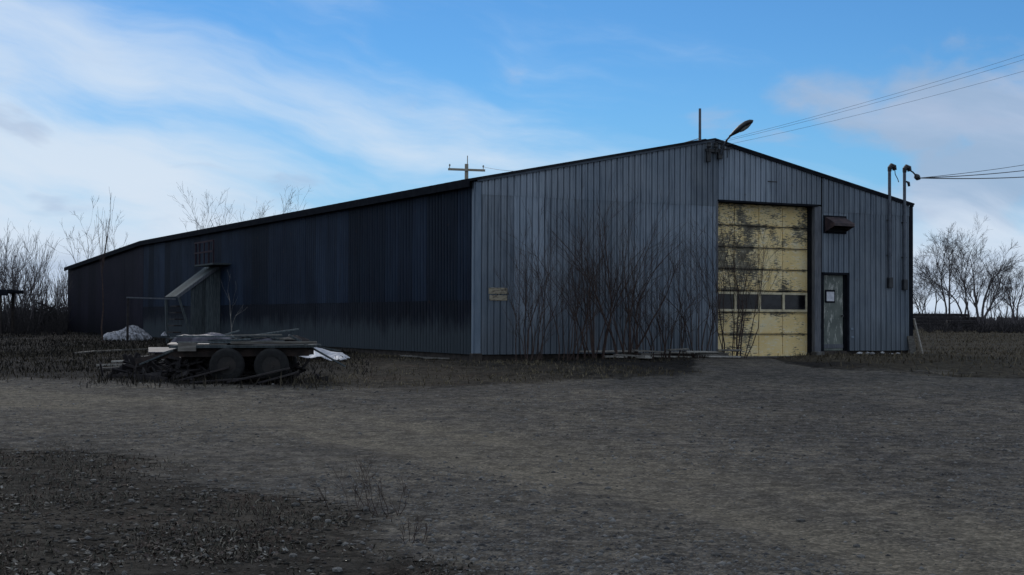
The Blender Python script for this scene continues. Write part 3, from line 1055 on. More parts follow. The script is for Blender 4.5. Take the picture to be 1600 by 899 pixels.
# utility pole far behind
pole = empty('utility_pole', (-3.04, 93.0, 0.85), R(4), 'weathered utility pole with one crossarm showing above the roof', 'utility pole')
MB().tube([(0, 0, -0.3), (0, 0, 5), (0, 0, 10.95)], [0.17, 0.15, 0.12], 8).build('pole', 'pole_wood', pole)
MB().box((0, -0.14, 10.55), (2.45, 0.10, 0.15), Matrix.Rotation(R(1.4), 3, 'Y'), bevel=0.01).build('crossarm', 'pole_wood', pole)
for x in (-1.12, 1.10):
    p_ = MB().tube([(x, -0.14, 10.6 - x * 0.024), (x, -0.14, 10.82 - x * 0.024)], 0.025, 5).build('insulator_pin', 'pole_wood', pole)
    MB().tube([(x, -0.14, 10.76 - x * 0.024), (x, -0.14, 10.84 - x * 0.024), (x, -0.14, 10.90 - x * 0.024)], [0.055, 0.06, 0.03], 6).build('insulator', 'glass_insulator', p_)
MB().tube([(0.06, 0, 10.8), (0.06, 0, 11.5)], 0.03, 5).build('top_pin', 'pole_wood', pole)
wire((-1.95, 93, 11.62), W(6.75, 0.2, 5.80), 0.55, 0.012, 'pole_wire', 'thin wire strung from the far utility pole to the gable peak', 'wire_grey', 22)

# ------------------------------------------------------------------ bare trees and shrubs
def grow(rng, mb_list, p, d, length, rad, level, maxl, spread, up, segs=5, kids=(5, 4, 3), minr=0.004, sides=(6, 4, 3, 3)):
    pts, rads = [p.copy()], [rad]
    q = p.copy()
    dd = d.normalized()
    for i in range(segs):
        dd = (dd + Vector((rng.gauss(0, 1), rng.gauss(0, 1), rng.gauss(0, 1))) * 0.13 + Vector((0, 0, up)) * 0.12).normalized()
        q = q + dd * (length / segs)
        pts.append(q.copy())
        rads.append(max(minr * 0.6, rad * (1 - 0.80 * (i + 1) / segs)))
    mb_list[min(level, len(mb_list) - 1)].tube(pts, rads, sides[min(level, 3)], cap=False)
    if level >= maxl:
        return
    n = kids[min(level, len(kids) - 1)]
    n = max(1, int(n * rng.uniform(0.75, 1.3)))
    for i in range(n):
        f_ = rng.uniform(0.25 if level else 0.30, 0.98)
        x = f_ * segs
        i0 = min(int(x), segs - 1)
        bp = pts[i0].lerp(pts[i0 + 1], x - i0)
        br = rads[i0] + (rads[i0 + 1] - rads[i0]) * (x - i0)
        axis_d = (pts[i0 + 1] - pts[i0]).normalized()
        perp = axis_d.orthogonal().normalized()
        perp = Matrix.Rotation(rng.uniform(0, 2 * math.pi), 3, axis_d) @ perp
        nd = (axis_d * math.cos(spread) + perp * math.sin(spread) * rng.uniform(0.7, 1.2)).normalized()
        grow(rng, mb_list, bp, nd, length * rng.uniform(0.34, 0.62) * (1.15 - 0.5 * f_), max(minr, br * rng.uniform(0.45, 0.65)),
             level + 1, maxl, spread, up, max(3, segs - 1), kids, minr, sides)


def bare_tree(x, y, h, r, seed, label, cat='tree', group=None, name='bare_tree', mat='far_bark', maxl=3, kids=(8, 5, 4), spread=0.65, up=0.5, minr=0.008, lean=(0, 0), forks=1):
    rng = random.Random(seed)
    z = zat(x, y)
    root = empty(name, (x, y, z), 0, label, cat, group)
    trunk, crown = MB(), MB()
    for k_ in range(forks):
        d = Vector((lean[0] + (rng.gauss(0, 0.16) if forks > 1 else 0), lean[1] + (rng.gauss(0, 0.1) if forks > 1 else 0), 1))
        off = Vector((rng.gauss(0, 0.12), rng.gauss(0, 0.12), -0.1)) if forks > 1 else Vector((0, 0, -0.1))
        grow(rng, [trunk, crown, crown, crown], off, d, h * 0.92 * (1 if k_ == 0 else rng.uniform(0.75, 1)), r, 0, maxl, spread, up, 7, kids, minr)
    trunk.build('trunk', mat, root)
    crown.build('crown', mat, root)
    return root


def at_px(px, depth):
    return (px - 800) / 2203.0 * depth


# line of bare trees to the right
spec = [  # px, depth, height, radius, forks, kids, label
    (1441, 112, 4.6, 0.055, 2, (7, 5, 3), 'slim bare tree just right of the warehouse corner'),
    (1459, 104, 5.6, 0.06, 1, (9, 5, 4), 'bare tree behind the timber stack, second from the warehouse corner'),
    (1484, 110, 7.2, 0.09, 2, (11, 7, 5), 'tall bare tree with a wide crown behind the timber stack'),
    (1502, 116, 7.4, 0.09, 2, (11, 7, 5), 'tall bare tree between the wide crown and the forked tree'),
    (1518, 106, 5.6, 0.08, 1, (8, 5, 4), 'bare leaning tree crowding the forked tree on its left'),
    (1534, 103, 5.9, 0.11, 3, (10, 6, 5), 'dark forked bare tree with thick twin stems in the right field'),
    (1566, 118, 4.4, 0.05, 2, (7, 5, 3), 'low pale bare tree right of the forked tree'),
    (1449, 120, 5.2, 0.05, 2, (7, 5, 3), 'thin bare tree between the two leftmost trees of the right field'),
    (1550, 125, 6.0, 0.06, 2, (8, 5, 4), 'thin bare tree just behind the forked tree on its right'),
    (1580, 122, 5.0, 0.06, 2, (8, 5, 3), 'thin bare tree beside the one cut off by the right edge'),
    (1594, 108, 5.4, 0.08, 2, (8, 5, 4), 'bare tree cut off by the right edge of the picture'),
]
for i, (px, dp, h, r, fk, kd, lab) in enumerate(spec):
    bare_tree(at_px(px, dp), dp, h, r, 40 + i, lab, group='bare trees in the right field', kids=(kd[0] + 3, kd[1] + 2, kd[2] + 1), forks=fk, spread=0.6, up=0.35, minr=0.009,
              mat='far_bark')

# low brush along the foot of those trees
rng = random.Random(3)
mb = MB()
for i in range(420):
    y = rng.uniform(98, 150)
    x = rng.uniform(at_px(1395, y), at_px(1720, y))
    z = zat(x, y)
    for k_ in range(rng.randint(3, 6)):
        d = Vector((rng.gauss(0, 0.45), rng.gauss(0, 0.45), 1)).normalized()
        L_ = rng.uniform(0.5, 1.7)
        q1 = Vector((x, y, z)) + d * L_ * 0.5
        q2_ = q1 + (d + Vector((rng.gauss(0, 0.3), rng.gauss(0, 0.3), 0))).normalized() * L_ * 0.5
        mb.tube([(x, y, z - 0.05), q1, q2_], [0.022, 0.016, 0.009], 3, cap=False)
tag(mb.build('brush', 'far_bark'), 'grey leafless brush along the foot of the bare trees in the right field', 'brush', kind='stuff')

rng = random.Random(13)
mb = MB()
for i in range(260):
    y = rng.uniform(84, 99)
    x = rng.uniform(at_px(1440, y), at_px(1720, y)) if i % 3 else rng.uniform(at_px(1530, y), at_px(1700, y))
    z = zat(x, y)
    for k_ in range(rng.randint(4, 7)):
        d = Vector((rng.gauss(0, 0.6), rng.gauss(0, 0.5), 0.8)).normalized()
        L_ = rng.uniform(0.25, 0.9)
        q1 = Vector((x, y, z)) + d * L_ * 0.5
        q2_ = q1 + (d + Vector((rng.gauss(0, 0.4), rng.gauss(0, 0.4), 0))).normalized() * L_ * 0.5
        mb.tube([(x, y, z - 0.05), q1, q2_], [0.025, 0.018, 0.01], 3, cap=False)
tag(mb.build('scrub', 'twig_pile'), 'low dark scrub in front of the timber stacks in the right field', 'scrub', kind='stuff')

# thicket on the left
rng = random.Random(8)
for i in range(110):
    y = rng.uniform(70, 104)
    px = rng.uniform(-70, 112) if i > 16 else rng.uniform(-30, 60)
    if i % 9 == 0:
        px = rng.uniform(0, 70)
    x = at_px(px, y)
    h = rng.uniform(2.2, 4.3) * (1.15 if px < 60 else 0.85)
    if i in (3, 9, 27):
        h = (5.4, 6.3, 5.0)[(3, 9, 27).index(i)]
        px = (8, 18, 48)[(3, 9, 27).index(i)]
        x = at_px(px, y)
    bare_tree(x, y, h, rng.uniform(0.02, 0.045), 300 + i, {3: 'tall leafless sapling nearest the left edge, standing above the thicket', 9: 'tallest leafless sapling of the left thicket', 27: 'tall leafless sapling in the right half of the left thicket'}.get(i, 'thin leafless sapling in the thicket at the left edge'), 'sapling',
              'saplings in the left thicket', 'sapling', 'far_bark', 2, (9, 3, 2), 0.30, 0.7, 0.008, lean=(rng.gauss(0, 0.05), 0))
mb = MB()
for i in range(1500):
    y = rng.uniform(66, 112)
    x = rng.uniform(at_px(-160, y), at_px(106, y))
    z = zat(x, y)
    for k_ in range(3):
        d = Vector((rng.gauss(0, 0.28), rng.gauss(0, 0.28), 1)).normalized()
        L_ = rng.uniform(0.6, 1.9)
        q1 = Vector((x, y, z)) + d * L_ * 0.5
        q2_ = q1 + (d + Vector((rng.gauss(0, 0.2), rng.gauss(0, 0.2), 0))).normalized() * L_ * 0.5
        mb.tube([(x, y, z - 0.05), q1, q2_], [0.018, 0.013, 0.007], 3, cap=False)
tag(mb.build('undergrowth', 'twig_pile'), 'tangled leafless undergrowth of the thicket at the left edge', 'undergrowth', kind='stuff')

# tree tops showing over the roof
for i, (px, dp, h) in enumerate(((318, 97, 8.4), (345, 101, 9.6), (371, 98, 9.0), (402, 104, 9.3), (424, 100, 8.2))):
    bare_tree(at_px(px, dp), dp, h, 0.06, 520 + i, ('leftmost', 'second from the left', 'middle', 'second from the right', 'rightmost')[i] + ' of the five bare treetops showing over the long roof', 'tree',
              'bare treetops over the roof', 'bare_tree', 'far_bark', 3, (10, 4, 3), 0.5, 0.6, 0.008)
for i, (px, dp, h) in enumerate(((146, 93, 7.0), (128, 96, 6.2), (182, 99, 7.0))):
    bare_tree(at_px(px, dp), dp, h, 0.05, 540 + i, ('tallest', 'leftmost', 'rightmost')[i] + ' of the three bare treetops over the low rear end of the roof', 'tree',
              'bare treetops over the low rear roof', 'bare_tree', 'far_bark', 3, (10, 4, 3), 0.5, 0.6, 0.008)

# tall thin tree in front of the rear part, and the pale sapling beside the shed
bare_tree(at_px(163, 50), 50, 5.1, 0.035, 64, 'tall thin bare tree rising past the eave at the rear part', 'tree', None, 'bare_tree', 'bark', 2, (8, 3, 2), 0.4, 4.0, 0.006)
bare_tree(at_px(358, 42), 42, 2.0, 0.02, 66, 'crooked pale-barked sapling in front of the lean-to', 'sapling', None, 'sapling', 'pale_bark', 2, (5, 2, 1), 0.5, 0.7, 0.004)


# willow shrubs against the gable
def shrub(u, v, h, n, seed, label, mat='bark', fan=0.21, rr=0.016):
    rng = random.Random(seed)
    q = Wg(u, v)
    root = empty('willow_shrub', q, 0, label, 'shrub', 'leafless shrubs along the gable')
    stems, twigs = MB(), MB()
    for i in range(n):
        a = rng.uniform(0, 2 * math.pi)
        off = Vector((math.cos(a), math.sin(a) * 0.5, 0)) * rng.uniform(0.03, 0.34) + Vector((0, 0, -0.06))
        d = Vector((math.cos(a) * rng.uniform(0, fan * 2.2), math.sin(a) * rng.uniform(0, fan), 1))
        hh_ = h * rng.uniform(0.45, 1.0) if i > 2 else h * rng.uniform(0.88, 1.0)
        grow(rng, [stems, twigs, twigs], off, d, hh_, rr * rng.uniform(0.55, 1.15), 0, 2, 0.42, 0.55, 7, (9, 3), 0.0038, (5, 3, 3, 3))
    tag(stems.build('stems', mat, root), kind='stuff')
    tag(twigs.build('twigs', mat, root), kind='stuff')


shrub(0.95, -0.9, 3.1, 13, 1, 'leafless shrub nearest the left corner of the gable, by the cream sign')
shrub(1.8, -1.2, 3.3, 9, 2, 'thin leafless shrub between the sign-side shrub and the dense middle clump')
shrub(2.75, -1.0, 3.8, 10, 3, 'dense tall leafless shrub in the middle of the left half of the gable', rr=0.027)
shrub(3.6, -1.2, 3.8, 10, 4, 'leafless shrub with long stems leaning right beside the dense middle clump', fan=0.24, rr=0.026)
shrub(4.35, -0.8, 2.3, 10, 5, 'short sparse leafless shrub right of the dense middle clump')
shrub(4.9, -1.0, 1.9, 9, 9, 'low twiggy shrub on the board heap at the foot of the gable')
shrub(5.95, -0.8, 2.8, 11, 6, 'leafless shrub on the blue wall just left of the yellow door', rr=0.017)
shrub(7.15, -0.75, 3.6, 10, 7, 'leafless shrub standing across the left edge of the yellow door', rr=0.02, fan=0.13)

# ------------------------------------------------------------------ lean-to on the side wall
def lean_to():
    v0, v1 = 20.7, 22.6
    s_ = empty('lean_to', W(0, v0, 0), ANG, 'weathered plank lean-to with a sloping top against the long dark wall', 'lean-to')
    zt, zo, out = 2.95, 1.72, -1.62
    # vertical planks of the near side, following the slope
    n = 8
    for i in range(n):
        a = -0.06 + (-1.16 + 0.06) * i / n
        b_ = -0.06 + (-1.16 + 0.06) * (i + 1) / n + 0.012
        top = lambda u: zt + (zo - zt) * (u / out) - 0.06
        MB().prism([(a, 0, -0.1), (b_, 0, -0.1), (b_, 0, top(b_)), (a, 0, top(a))], (0, 0.025 + 0.006 * (i % 2), 0)).build('plank', 'plank_wood', s_)
    # roof boards
    for i in range(5):
        v = (v1 - v0) * i / 5
        MB().beam((0.0, v + 0.16, zt + 0.02), (out, v + 0.16, zo + 0.02), 0.36, 0.035).build('roof_board', 'plank_wood', s_)
    MB().beam((0.0, -0.045, zt + 0.01), (out - 0.05, -0.045, zo + 0.01), 0.04, 0.11).build('barge_board', 'post_wood', s_)
    MB().beam((out + 0.02, 0.0, zo - 0.02), (out + 0.62, 0.0, -0.1), 0.09, 0.07).build('prop', 'plank_wood', s_)
    MB().beam((out + 0.02, v1 - v0 - 0.1, zo - 0.02), (out + 0.1, v1 - v0 - 0.1, -0.1), 0.09, 0.09).build('prop', 'plank_wood', s_)
    for i in range(6):
        MB().box((out + 0.12 - 0.03 * (5 - i), 0.55, 0.2 + 0.24 * i), (0.30, 0.85, 0.045)).build('tread', 'twig_pile', s_)
    MB().beam((out - 0.02, 0.3, zo - 0.06), (out - 1.75, 0.5, zo - 0.02), 0.10, 0.05).build('rail', 'post_wood', s_)
    MB().beam((out - 1.70, 0.5, zo - 0.04), (out - 1.70, 0.5, -0.15), 0.07, 0.07).build('rail_post', 'twig_pile', s_)


lean_to()
s = empty('hatch_landing', W(0, 20.7, 2.92), ANG, 'small landing with dark red railing on the long wall above the lean-to', 'landing')
MB().box((-0.36, -0.05, 0.0), (0.70, 2.4, 0.06), bevel=0.006).build('deck', 'plank_wood', s)
MB().box((-0.02, -0.05, 0.46), (0.03, 1.5, 0.84)).build('hatch_door', 'red_wood', s)
for y in (-1.2, -0.6, 0.0, 0.6, 1.1):
    MB().box((-0.68, y, 0.44), (0.05, 0.05, 0.84)).build('railing_post', 'red_wood', s)
for z in (0.46, 0.84):
    MB().box((-0.715, -0.05, z), (0.03, 2.4, 0.06)).build('railing_rail', 'red_wood', s)

# ------------------------------------------------------------------ flatbed trailer and junk
tx, ty = -5.0, 26.35
tz = zat(tx, ty)
tr = empty('flatbed_trailer', (tx, ty, tz), R(3), 'old low flatbed trailer with black tyres, heaped with boards and rags', 'trailer')
mb = MB()
for y in (-0.5, 0.5):
    mb.beam((-1.2, y, 0.52), (1.25, y, 0.55), 0.07, 0.14)
for x in (-1.1, -0.4, 0.4, 1.2):
    mb.box((x, 0, 0.54), (0.07, 0.95, 0.10))
mb.tube([(0.60, -0.72, 0.31), (0.60, 0.72, 0.31)], 0.045, 6)
mb.tube([(-0.20, -0.72, 0.31), (-0.20, 0.72, 0.31)], 0.045, 6)
for x in (-0.20, 0.60):
    for y in (-0.5, 0.5):
        mb.box((x, y, 0.41), (0.5, 0.05, 0.10))
mb.build('chassis', 'rust_frame', tr)
MB().beam((-1.15, 0, 0.52), (-2.0, 0.05, 0.36), 0.12, 0.10).build('drawbar', 'rust_frame', tr)
for i in range(6):
    MB().beam((-1.25 + rnd.uniform(-0.05, 0.1), -0.62 + 0.25 * i, 0.635 + rnd.uniform(0, 0.008)), (1.32 + rnd.uniform(-0.2, 0.1), -0.62 + 0.25 * i, 0.655 + rnd.uniform(0, 0.008)), 0.235, 0.045).build('deck_plank', 'plank_wood', tr)
tyre = MB()
prof = [(0.17, -0.08), (0.27, -0.095), (0.315, -0.06), (0.32, 0.0), (0.315, 0.06), (0.27, 0.095), (0.17, 0.08)]
NS = 20
vs, fs = [], []
for j in range(NS):
    th = 2 * math.pi * j / NS
    for (r_, y_) in prof:
        vs.append((r_ * math.cos(th), y_, r_ * math.sin(th)))
K = len(prof)
for j in range(NS):
    for k_ in range(K - 1):
        fs.append((j * K + k_, j * K + k_ + 1, ((j + 1) % NS) * K + k_ + 1, ((j + 1) % NS) * K + k_))
tyre_me = tyre.add(vs, fs).mesh('wheel', 'rubber', True)
rim = MB().tube([(0, -0.07, 0), (0, -0.02, 0), (0, 0.07, 0)], [0.17, 0.10, 0.17], 14).tube([(0, -0.085, 0), (0, 0.02, 0)], 0.05, 8)
rim_me = rim.mesh('rim', 'rim_steel')
for x in (-0.20, 0.60):
    for y in (-0.74, 0.74):
        wh = link_mesh('wheel', tyre_me, tr)
        wh.location = (x, y, 0.31)
        link_mesh('rim', rim_me, wh)

# loose boards: each its own thing
def board(a, b, wd, th, label, mat='old_wood', group=None, roll=0.0, name='loose_board'):
    a, b = Vector(a), Vector(b)
    c_ = (a + b) / 2
    o_ = MB().beam(a - c_, b - c_, wd, th, roll, 0.003).build(name, mat)
    o_.location = c_
    tag(o_, label, 'board', group)
    return o_


def gp(px, py):
    """point on the ground seen along a line of sight, by marching"""
    dx, dz = (px - 800) / 2203.0, (498 - 0.0045 * (800 - px) - py) / 2203.0
    y = 6.0
    while y < 200:
        if 1.6 + dz * y < zat(dx * y, y):
            break
        y += 0.1
    return Vector((dx * y, y, zat(dx * y, y)))


deck_z = tz + 0.70
for i in range(12):
    L_ = rnd.uniform(0.6, 1.5)
    x0 = tx + rnd.uniform(-1.45, 1.2 - L_)
    y0 = ty + rnd.uniform(-0.5, 0.5)
    z_ = deck_z + 0.012 + 0.035 * (i // 3)
    board((x0, y0, z_ + rnd.uniform(0, 0.02)), (x0 + L_, y0 + rnd.uniform(-0.5, 0.5), z_ + rnd.uniform(0, 0.05)), rnd.uniform(0.10, 0.22), 0.03,
          'weathered board in the jumbled heap on the trailer deck', 'old_wood' if i % 3 == 0 else 'plank_wood', 'boards heaped on the trailer')
for i, (dx, lx) in enumerate(((-1.05, 0.95), (-0.1, 1.1), (-0.75, 1.3), (0.45, 0.7))):
    x0, y0 = tx + dx, ty - 1.02 - 0.05 * (i % 3)
    board((x0, y0, zat(x0, y0) + 0.03), (x0 + lx, ty - 0.87, zat(x0, y0) + rnd.uniform(0.10, 0.30)), rnd.uniform(0.10, 0.2), 0.03,
          'dark board leaning on the near side of the trailer', 'twig_pile', 'boards leaning on the trailer')
for i, (xa, za, xb, zb, yy) in enumerate(((-1.9, 0.30, -0.6, 0.86, -0.2), (-1.6, 0.50, -0.2, 0.93, 0.3), (0.5, 0.80, 1.75, 0.55, 0.1), (-0.3, 0.78, 0.9, 0.96, 0.45), (0.9, 0.86, 1.9, 0.28, -0.4))):
    board((tx + xa, ty + yy, tz + za), (tx + xb, ty + yy + 0.3, tz + zb), 0.13, 0.03,
          ('board propped steeply against the left end of the trailer', 'board sloping up on to the back of the trailer at left', 'board sticking out over the right end of the trailer',
           'tilted board on top of the trailer heap', 'board sloping down to the ground off the right end of the trailer')[i], 'plank_wood', 'boards sticking out of the trailer heap')
board((tx - 0.1, ty - 0.72, deck_z + 0.015), (tx + 1.45, ty - 0.66, deck_z + 0.03), 0.12, 0.045, 'long board along the near edge of the trailer deck', 'old_wood')
board((tx - 1.05, ty - 0.78, deck_z - 0.06), (tx - 0.72, ty - 0.79, deck_z - 0.055), 0.03, 0.16, 'short board end on the near left corner of the trailer', 'old_wood')


def crumpled(name, cx, cy, cz, sx, sy, h, seed, mat, label, cat, n=14, rot=0.0, group=None, sharp=1.0, outline=None):
    """low heap with an uneven outline and creased top"""
    rg = np.random.default_rng(seed)
    ph = rg.uniform(0, 6.28, 6)
    vs, fs = [], []
    rings = 9
    for i in range(rings + 1):
        f_ = i / rings
        for j in range(n * 2):
            th = math.pi * j / n
            rr = 1 + 0.16 * math.sin(2 * th + ph[0]) + 0.12 * math.sin(3 * th + ph[1]) + 0.08 * math.sin(7 * th + ph[2])
            x, y = math.cos(th) * rr * f_ * sx, math.sin(th) * rr * f_ * sy
            z = h * (1 - f_ ** 2) ** sharp * (1 + 0.2 * math.sin(5 * x / max(sx, .1) + ph[3])) + rg.normal(0, h * 0.05) * (f_ < 0.98)
            vs.append((x, y, z - 0.03 * (f_ > 0.95)))
    m_ = n * 2
    for i in range(rings):
        for j in range(m_):
            fs.append((i * m_ + j, i * m_ + (j + 1) % m_, (i + 1) * m_ + (j + 1) % m_, (i + 1) * m_ + j))
    o_ = MB().add(vs, fs).build(name, mat)
    o_.location = (cx, cy, cz)
    o_.rotation_euler = (0, 0, rot)
    return tag(o_, label, cat, group)


for i, (dx, dy, dz, sx, sy, hh_, mt, lab) in enumerate((
        (-0.75, 0.1, 0.69, 0.55, 0.32, 0.13, 'grey_sheet', 'grey rag heap on the left end of the trailer deck'),
        (0.15, 0.25, 0.69, 0.42, 0.30, 0.11, 'grey_sheet', 'grey rag heap in the middle of the trailer deck'),
        (0.85, 0.35, 0.69, 0.35, 0.25, 0.10, 'twig_pile', 'low dark rag heap on the right end of the trailer deck'),
        (-0.95, -0.35, 0.0, 0.75, 0.4, 0.42, 'twig_pile', 'dark junk heap under the left end of the trailer'),
        (0.20, -0.1, 0.0, 0.9, 0.4, 0.48, 'twig_pile', 'dark junk heap between the trailer wheels'),
        (-1.9, 0.3, 0.0, 0.6, 0.5, 0.30, 'twig_pile', 'dark junk heap round the trailer drawbar'))):
    if dz:
        crumpled('rag_heap', tx + dx, ty + dy, zat(tx + dx, ty + dy) + dz, sx, sy, hh_, 70 + i, mt, lab, 'heap', sharp=0.6)
        continue
    dy += 0.35
    rg = random.Random(90 + i)
    mb = MB()
    for k_ in range(150):
        x, y = rg.gauss(0, sx * 0.5), rg.gauss(0, sy * 0.5)
        z = rg.uniform(0, hh_ * math.exp(-(x / sx) ** 2 - (y / sy) ** 2))
        d = Vector((rg.gauss(0, 1), rg.gauss(0, 0.6), rg.gauss(0, 0.35))).normalized() * rg.uniform(0.1, 0.35)
        mb.beam(Vector((x, y, z)) - d, Vector((x, y, z)) + d, rg.uniform(0.02, 0.12), rg.uniform(0.015, 0.04), rg.uniform(0, 3))
    o = mb.build('junk_heap', mt)
    o.location = (tx + dx, ty + dy, zat(tx + dx, ty + dy))
    tag(o, lab, 'heap', kind='stuff')
q = Wg(-1.6, 28.3)
crumpled('snow_mound', q.x, q.y, q.z, 1.12, 0.6, 0.50, 4, 'old_snow', 'dirty melting snow mound against the foot of the long wall', 'snow', sharp=0.7, rot=ANG)
q = Wg(-1.6, 22.6)
crumpled('snow_mound', q.x, q.y, q.z + 0.3, 0.16, 0.14, 0.10, 6, 'old_snow', 'tiny snow scrap left of the lean-to', 'snow')
# white sheet hanging off the trailer end: folded, with a tail on the ground
a0 = Vector((-4.95, 33.6, 0))
gx = lambda x, y: zat(x, y)
vs, fs = [], []
rg = np.random.default_rng(9)
NU, NV = 16, 7
for i in range(NU):
    f_ = i / (NU - 1)
    for j in range(NV):
        g_ = j / (NV - 1)
        x = -5.22 + 1.36 * f_ + 0.04 * math.sin(9 * g_)
        y = 32.6 + 0.9 * g_
        top = 0.38 * (1 - f_) ** 0.8 + 0.05
        z = gx(x, y) + top * (0.30 + 0.70 * g_) + 0.025 * math.sin(14 * f_ + 2 * g_) + rg.normal(0, 0.008)
        vs.append((x, y, z))
for i in range(NU - 1):
    for j in range(NV - 1):
        fs.append((i * NV + j, (i + 1) * NV + j, (i + 1) * NV + j + 1, i * NV + j + 1))
o = MB().add(vs, fs).build('white_sheet', 'white_sheet')
sol = o.modifiers.new('thickness', 'SOLIDIFY')
sol.thickness = 0.012
tag(o, 'crumpled white sheet lying between the trailer and the long wall', 'sheet')

# sheets of scrap behind and left of the trailer
for i, (px, py, L_, wd, hz) in enumerate(((300, 556, 1.1, 0.7, 0.34), (262, 560, 0.9, 0.5, 0.20), (335, 552, 0.8, 0.6, 0.40), (400, 556, 0.9, 0.5, 0.36), (290, 570, 0.7, 0.4, 0.12))):
    p_ = gp(px, py)
    o = MB().box((0, 0, 0), (L_, wd, 0.03), Matrix.Rotation(R(rnd.uniform(-25, 25)), 3, 'Z') @ Matrix.Rotation(R(rnd.uniform(4, 13)), 3, 'X'), 0.004).build('scrap_sheet', 'grey_sheet')
    o.location = p_ + Vector((0, 0, hz))
    tag(o, ('tilted grey scrap sheet behind the middle of the trailer', 'leftmost tilted grey scrap sheet, left of the trailer', 'grey scrap sheet standing highest behind the trailer', 'grey scrap sheet behind the right end of the trailer', 'low small grey scrap sheet near the trailer drawbar')[i], 'scrap', 'scrap sheets by the trailer')
    b2 = MB().box((0, 0, 0), (L_ * 0.6, wd * 0.6, hz), Matrix.Rotation(R(rnd.uniform(-25, 25)), 3, 'Z'), 0.01).build('crate', 'twig_pile')
    b2.location = p_ + Vector((0, 0, hz / 2 - 0.06))
    tag(b2, ('crate under the middle scrap sheet behind the trailer', 'crate under the leftmost scrap sheet', 'crate under the highest scrap sheet', 'crate under the scrap sheet at the right trailer end', 'small crate under the low scrap sheet by the drawbar')[i], 'crate', 'crates under scrap sheets')
# planks lying on the ground left of it
ln_ = [(152, 575, 268, 573), (176, 569, 222, 567), (140, 553, 190, 551), (215, 562, 250, 560), (258, 552, 300, 550), (120, 556, 150, 553),
       (160, 580, 215, 578), (225, 568, 262, 567), (185, 550, 232, 549)]
for i, (xa, ya, xb, yb) in enumerate(ln_):
    a, b = gp(xa, ya), gp(xb, yb)
    board(a + Vector((0, 0, 0.05)), b + Vector((0, 0, 0.06)), 0.12, 0.04,
          'longest pale plank on the ground left of the trailer' if i == 0 else 'grey plank lying in the weeds left of the trailer',
          'pale_wood' if i in (0, 1) else 'old_wood', None if i == 0 else 'planks on the ground left of the trailer')
# boards and rubble along the gable foot
rb = random.Random(21)
for i in range(22):
    u = rb.uniform(2.6, 6.6)
    v = -0.35 - rb.random() * 1.1
    L_ = rb.uniform(0.4, 1.4)
    z_ = 0.05 + 0.055 * (i % 4)
    a = Wg(u, v, z_)
    b = Wg(min(u + L_, 7.0), v + rb.uniform(-0.25, 0.25), z_ + rb.uniform(-0.02, 0.03))
    board(a, b, rb.uniform(0.08, 0.18), 0.04, 'weathered board lying at the foot of the gable under the shrubs', 'old_wood' if i % 2 else 'pale_wood', 'boards at the foot of the gable')
for i in range(5):
    v = 0.6 + i * 0.55
    a, b = Wg(-0.35 - 0.1 * (i % 2), v + 0.7, 0.03), Wg(-0.45, v, 0.05)
    board(a, b, 0.12, 0.035, 'weathered board on the ground round the left corner post', 'old_wood', 'boards round the left corner')
# leaning board on the right corner
board(W(WID + 0.32, -0.15, -0.05), W(WID + 0.06, -0.05, 1.05), 0.10, 0.04, 'pale board leaning on the right corner of the warehouse', 'pale_wood')
board(W(WID - 0.12, -0.22, -0.05), W(WID - 0.10, -0.075, 0.55), 0.22, 0.03, 'short grey board standing against the right corner', 'old_wood')


def stone_mesh(seed, n=1):
    rg = np.random.default_rng(seed)
    bm = bmesh.new()
    bmesh.ops.create_icosphere(bm, subdivisions=1, radius=1.0)
    for v_ in bm.verts:
        v_.co = Vector(v_.co) * float(rg.uniform(0.78, 1.15))
        v_.co.z *= 0.62
    me_ = bpy.data.meshes.new('stone')
    bm.to_mesh(me_)
    bm.free()
    return me_


stone_meshes = [stone_mesh(i) for i in range(8)]
for me_ in stone_meshes:
    me_.materials.append(MATS['stone'])
pale_meshes = []
for i in range(3):
    me_ = stone_mesh(50 + i)
    me_.materials.append(MATS['pale_stone'])
    pale_meshes.append(me_)
for i, u in enumerate((12.0, 12.3, 12.5, 12.85, 13.2, 13.42)):
    o = link_mesh('pale_stone', pale_meshes[i % 3])
    q = Wg(u, -0.12)
    o.location = (q.x, q.y, q.z + 0.03)
    o.scale = (0.09, 0.07, 0.07)
    o.rotation_euler = (0, 0, i * 1.3)
    tag(o, 'pale stone in the row under the sheets right of the walk door', 'stone', 'pale stones right of the walk door')

# ------------------------------------------------------------------ timber stacks in the right field, brush pile and shelter on the left
def timber_stack(px, dp, L_, rows_, seed, label):
    rg = random.Random(seed)
    x, y = at_px(px, dp), dp
    z = zat(x, y)
    s_ = empty('timber_stack', (x, y, z), R(rg.uniform(-6, 6)), label, 'timber stack', 'dark timber stacks in the right field')
    for xx in (-L_ * 0.35, L_ * 0.35):
        MB().box((xx, 0, 0.1), (0.2, 1.1, 0.3)).build('bearer', 'twig_pile', s_)
    for r_ in range(rows_):
        for c_ in range(4):
            MB().beam((-L_ / 2 + rg.uniform(-0.3, 0.3), -0.5 + 0.28 * c_, 0.36 + r_ * 0.23), (L_ / 2 + rg.uniform(-0.3, 0.3), -0.5 + 0.28 * c_ + rg.uniform(-0.06, 0.06), 0.36 + r_ * 0.23 + rg.uniform(-.02, .02)),
                      0.25, 0.2, 0, 0.02).build('timber', 'old_wood' if rg.random() < 0.12 else 'twig_pile', s_)


timber_stack(1462, 100, 4.2, 4, 1, 'long dark timber stack right of the warehouse corner')
timber_stack(1512, 104, 2.2, 3, 2, 'shorter timber stack below the forked bare tree')
timber_stack(1500, 97, 1.3, 2, 5, 'low short timber stack in front of the other two')

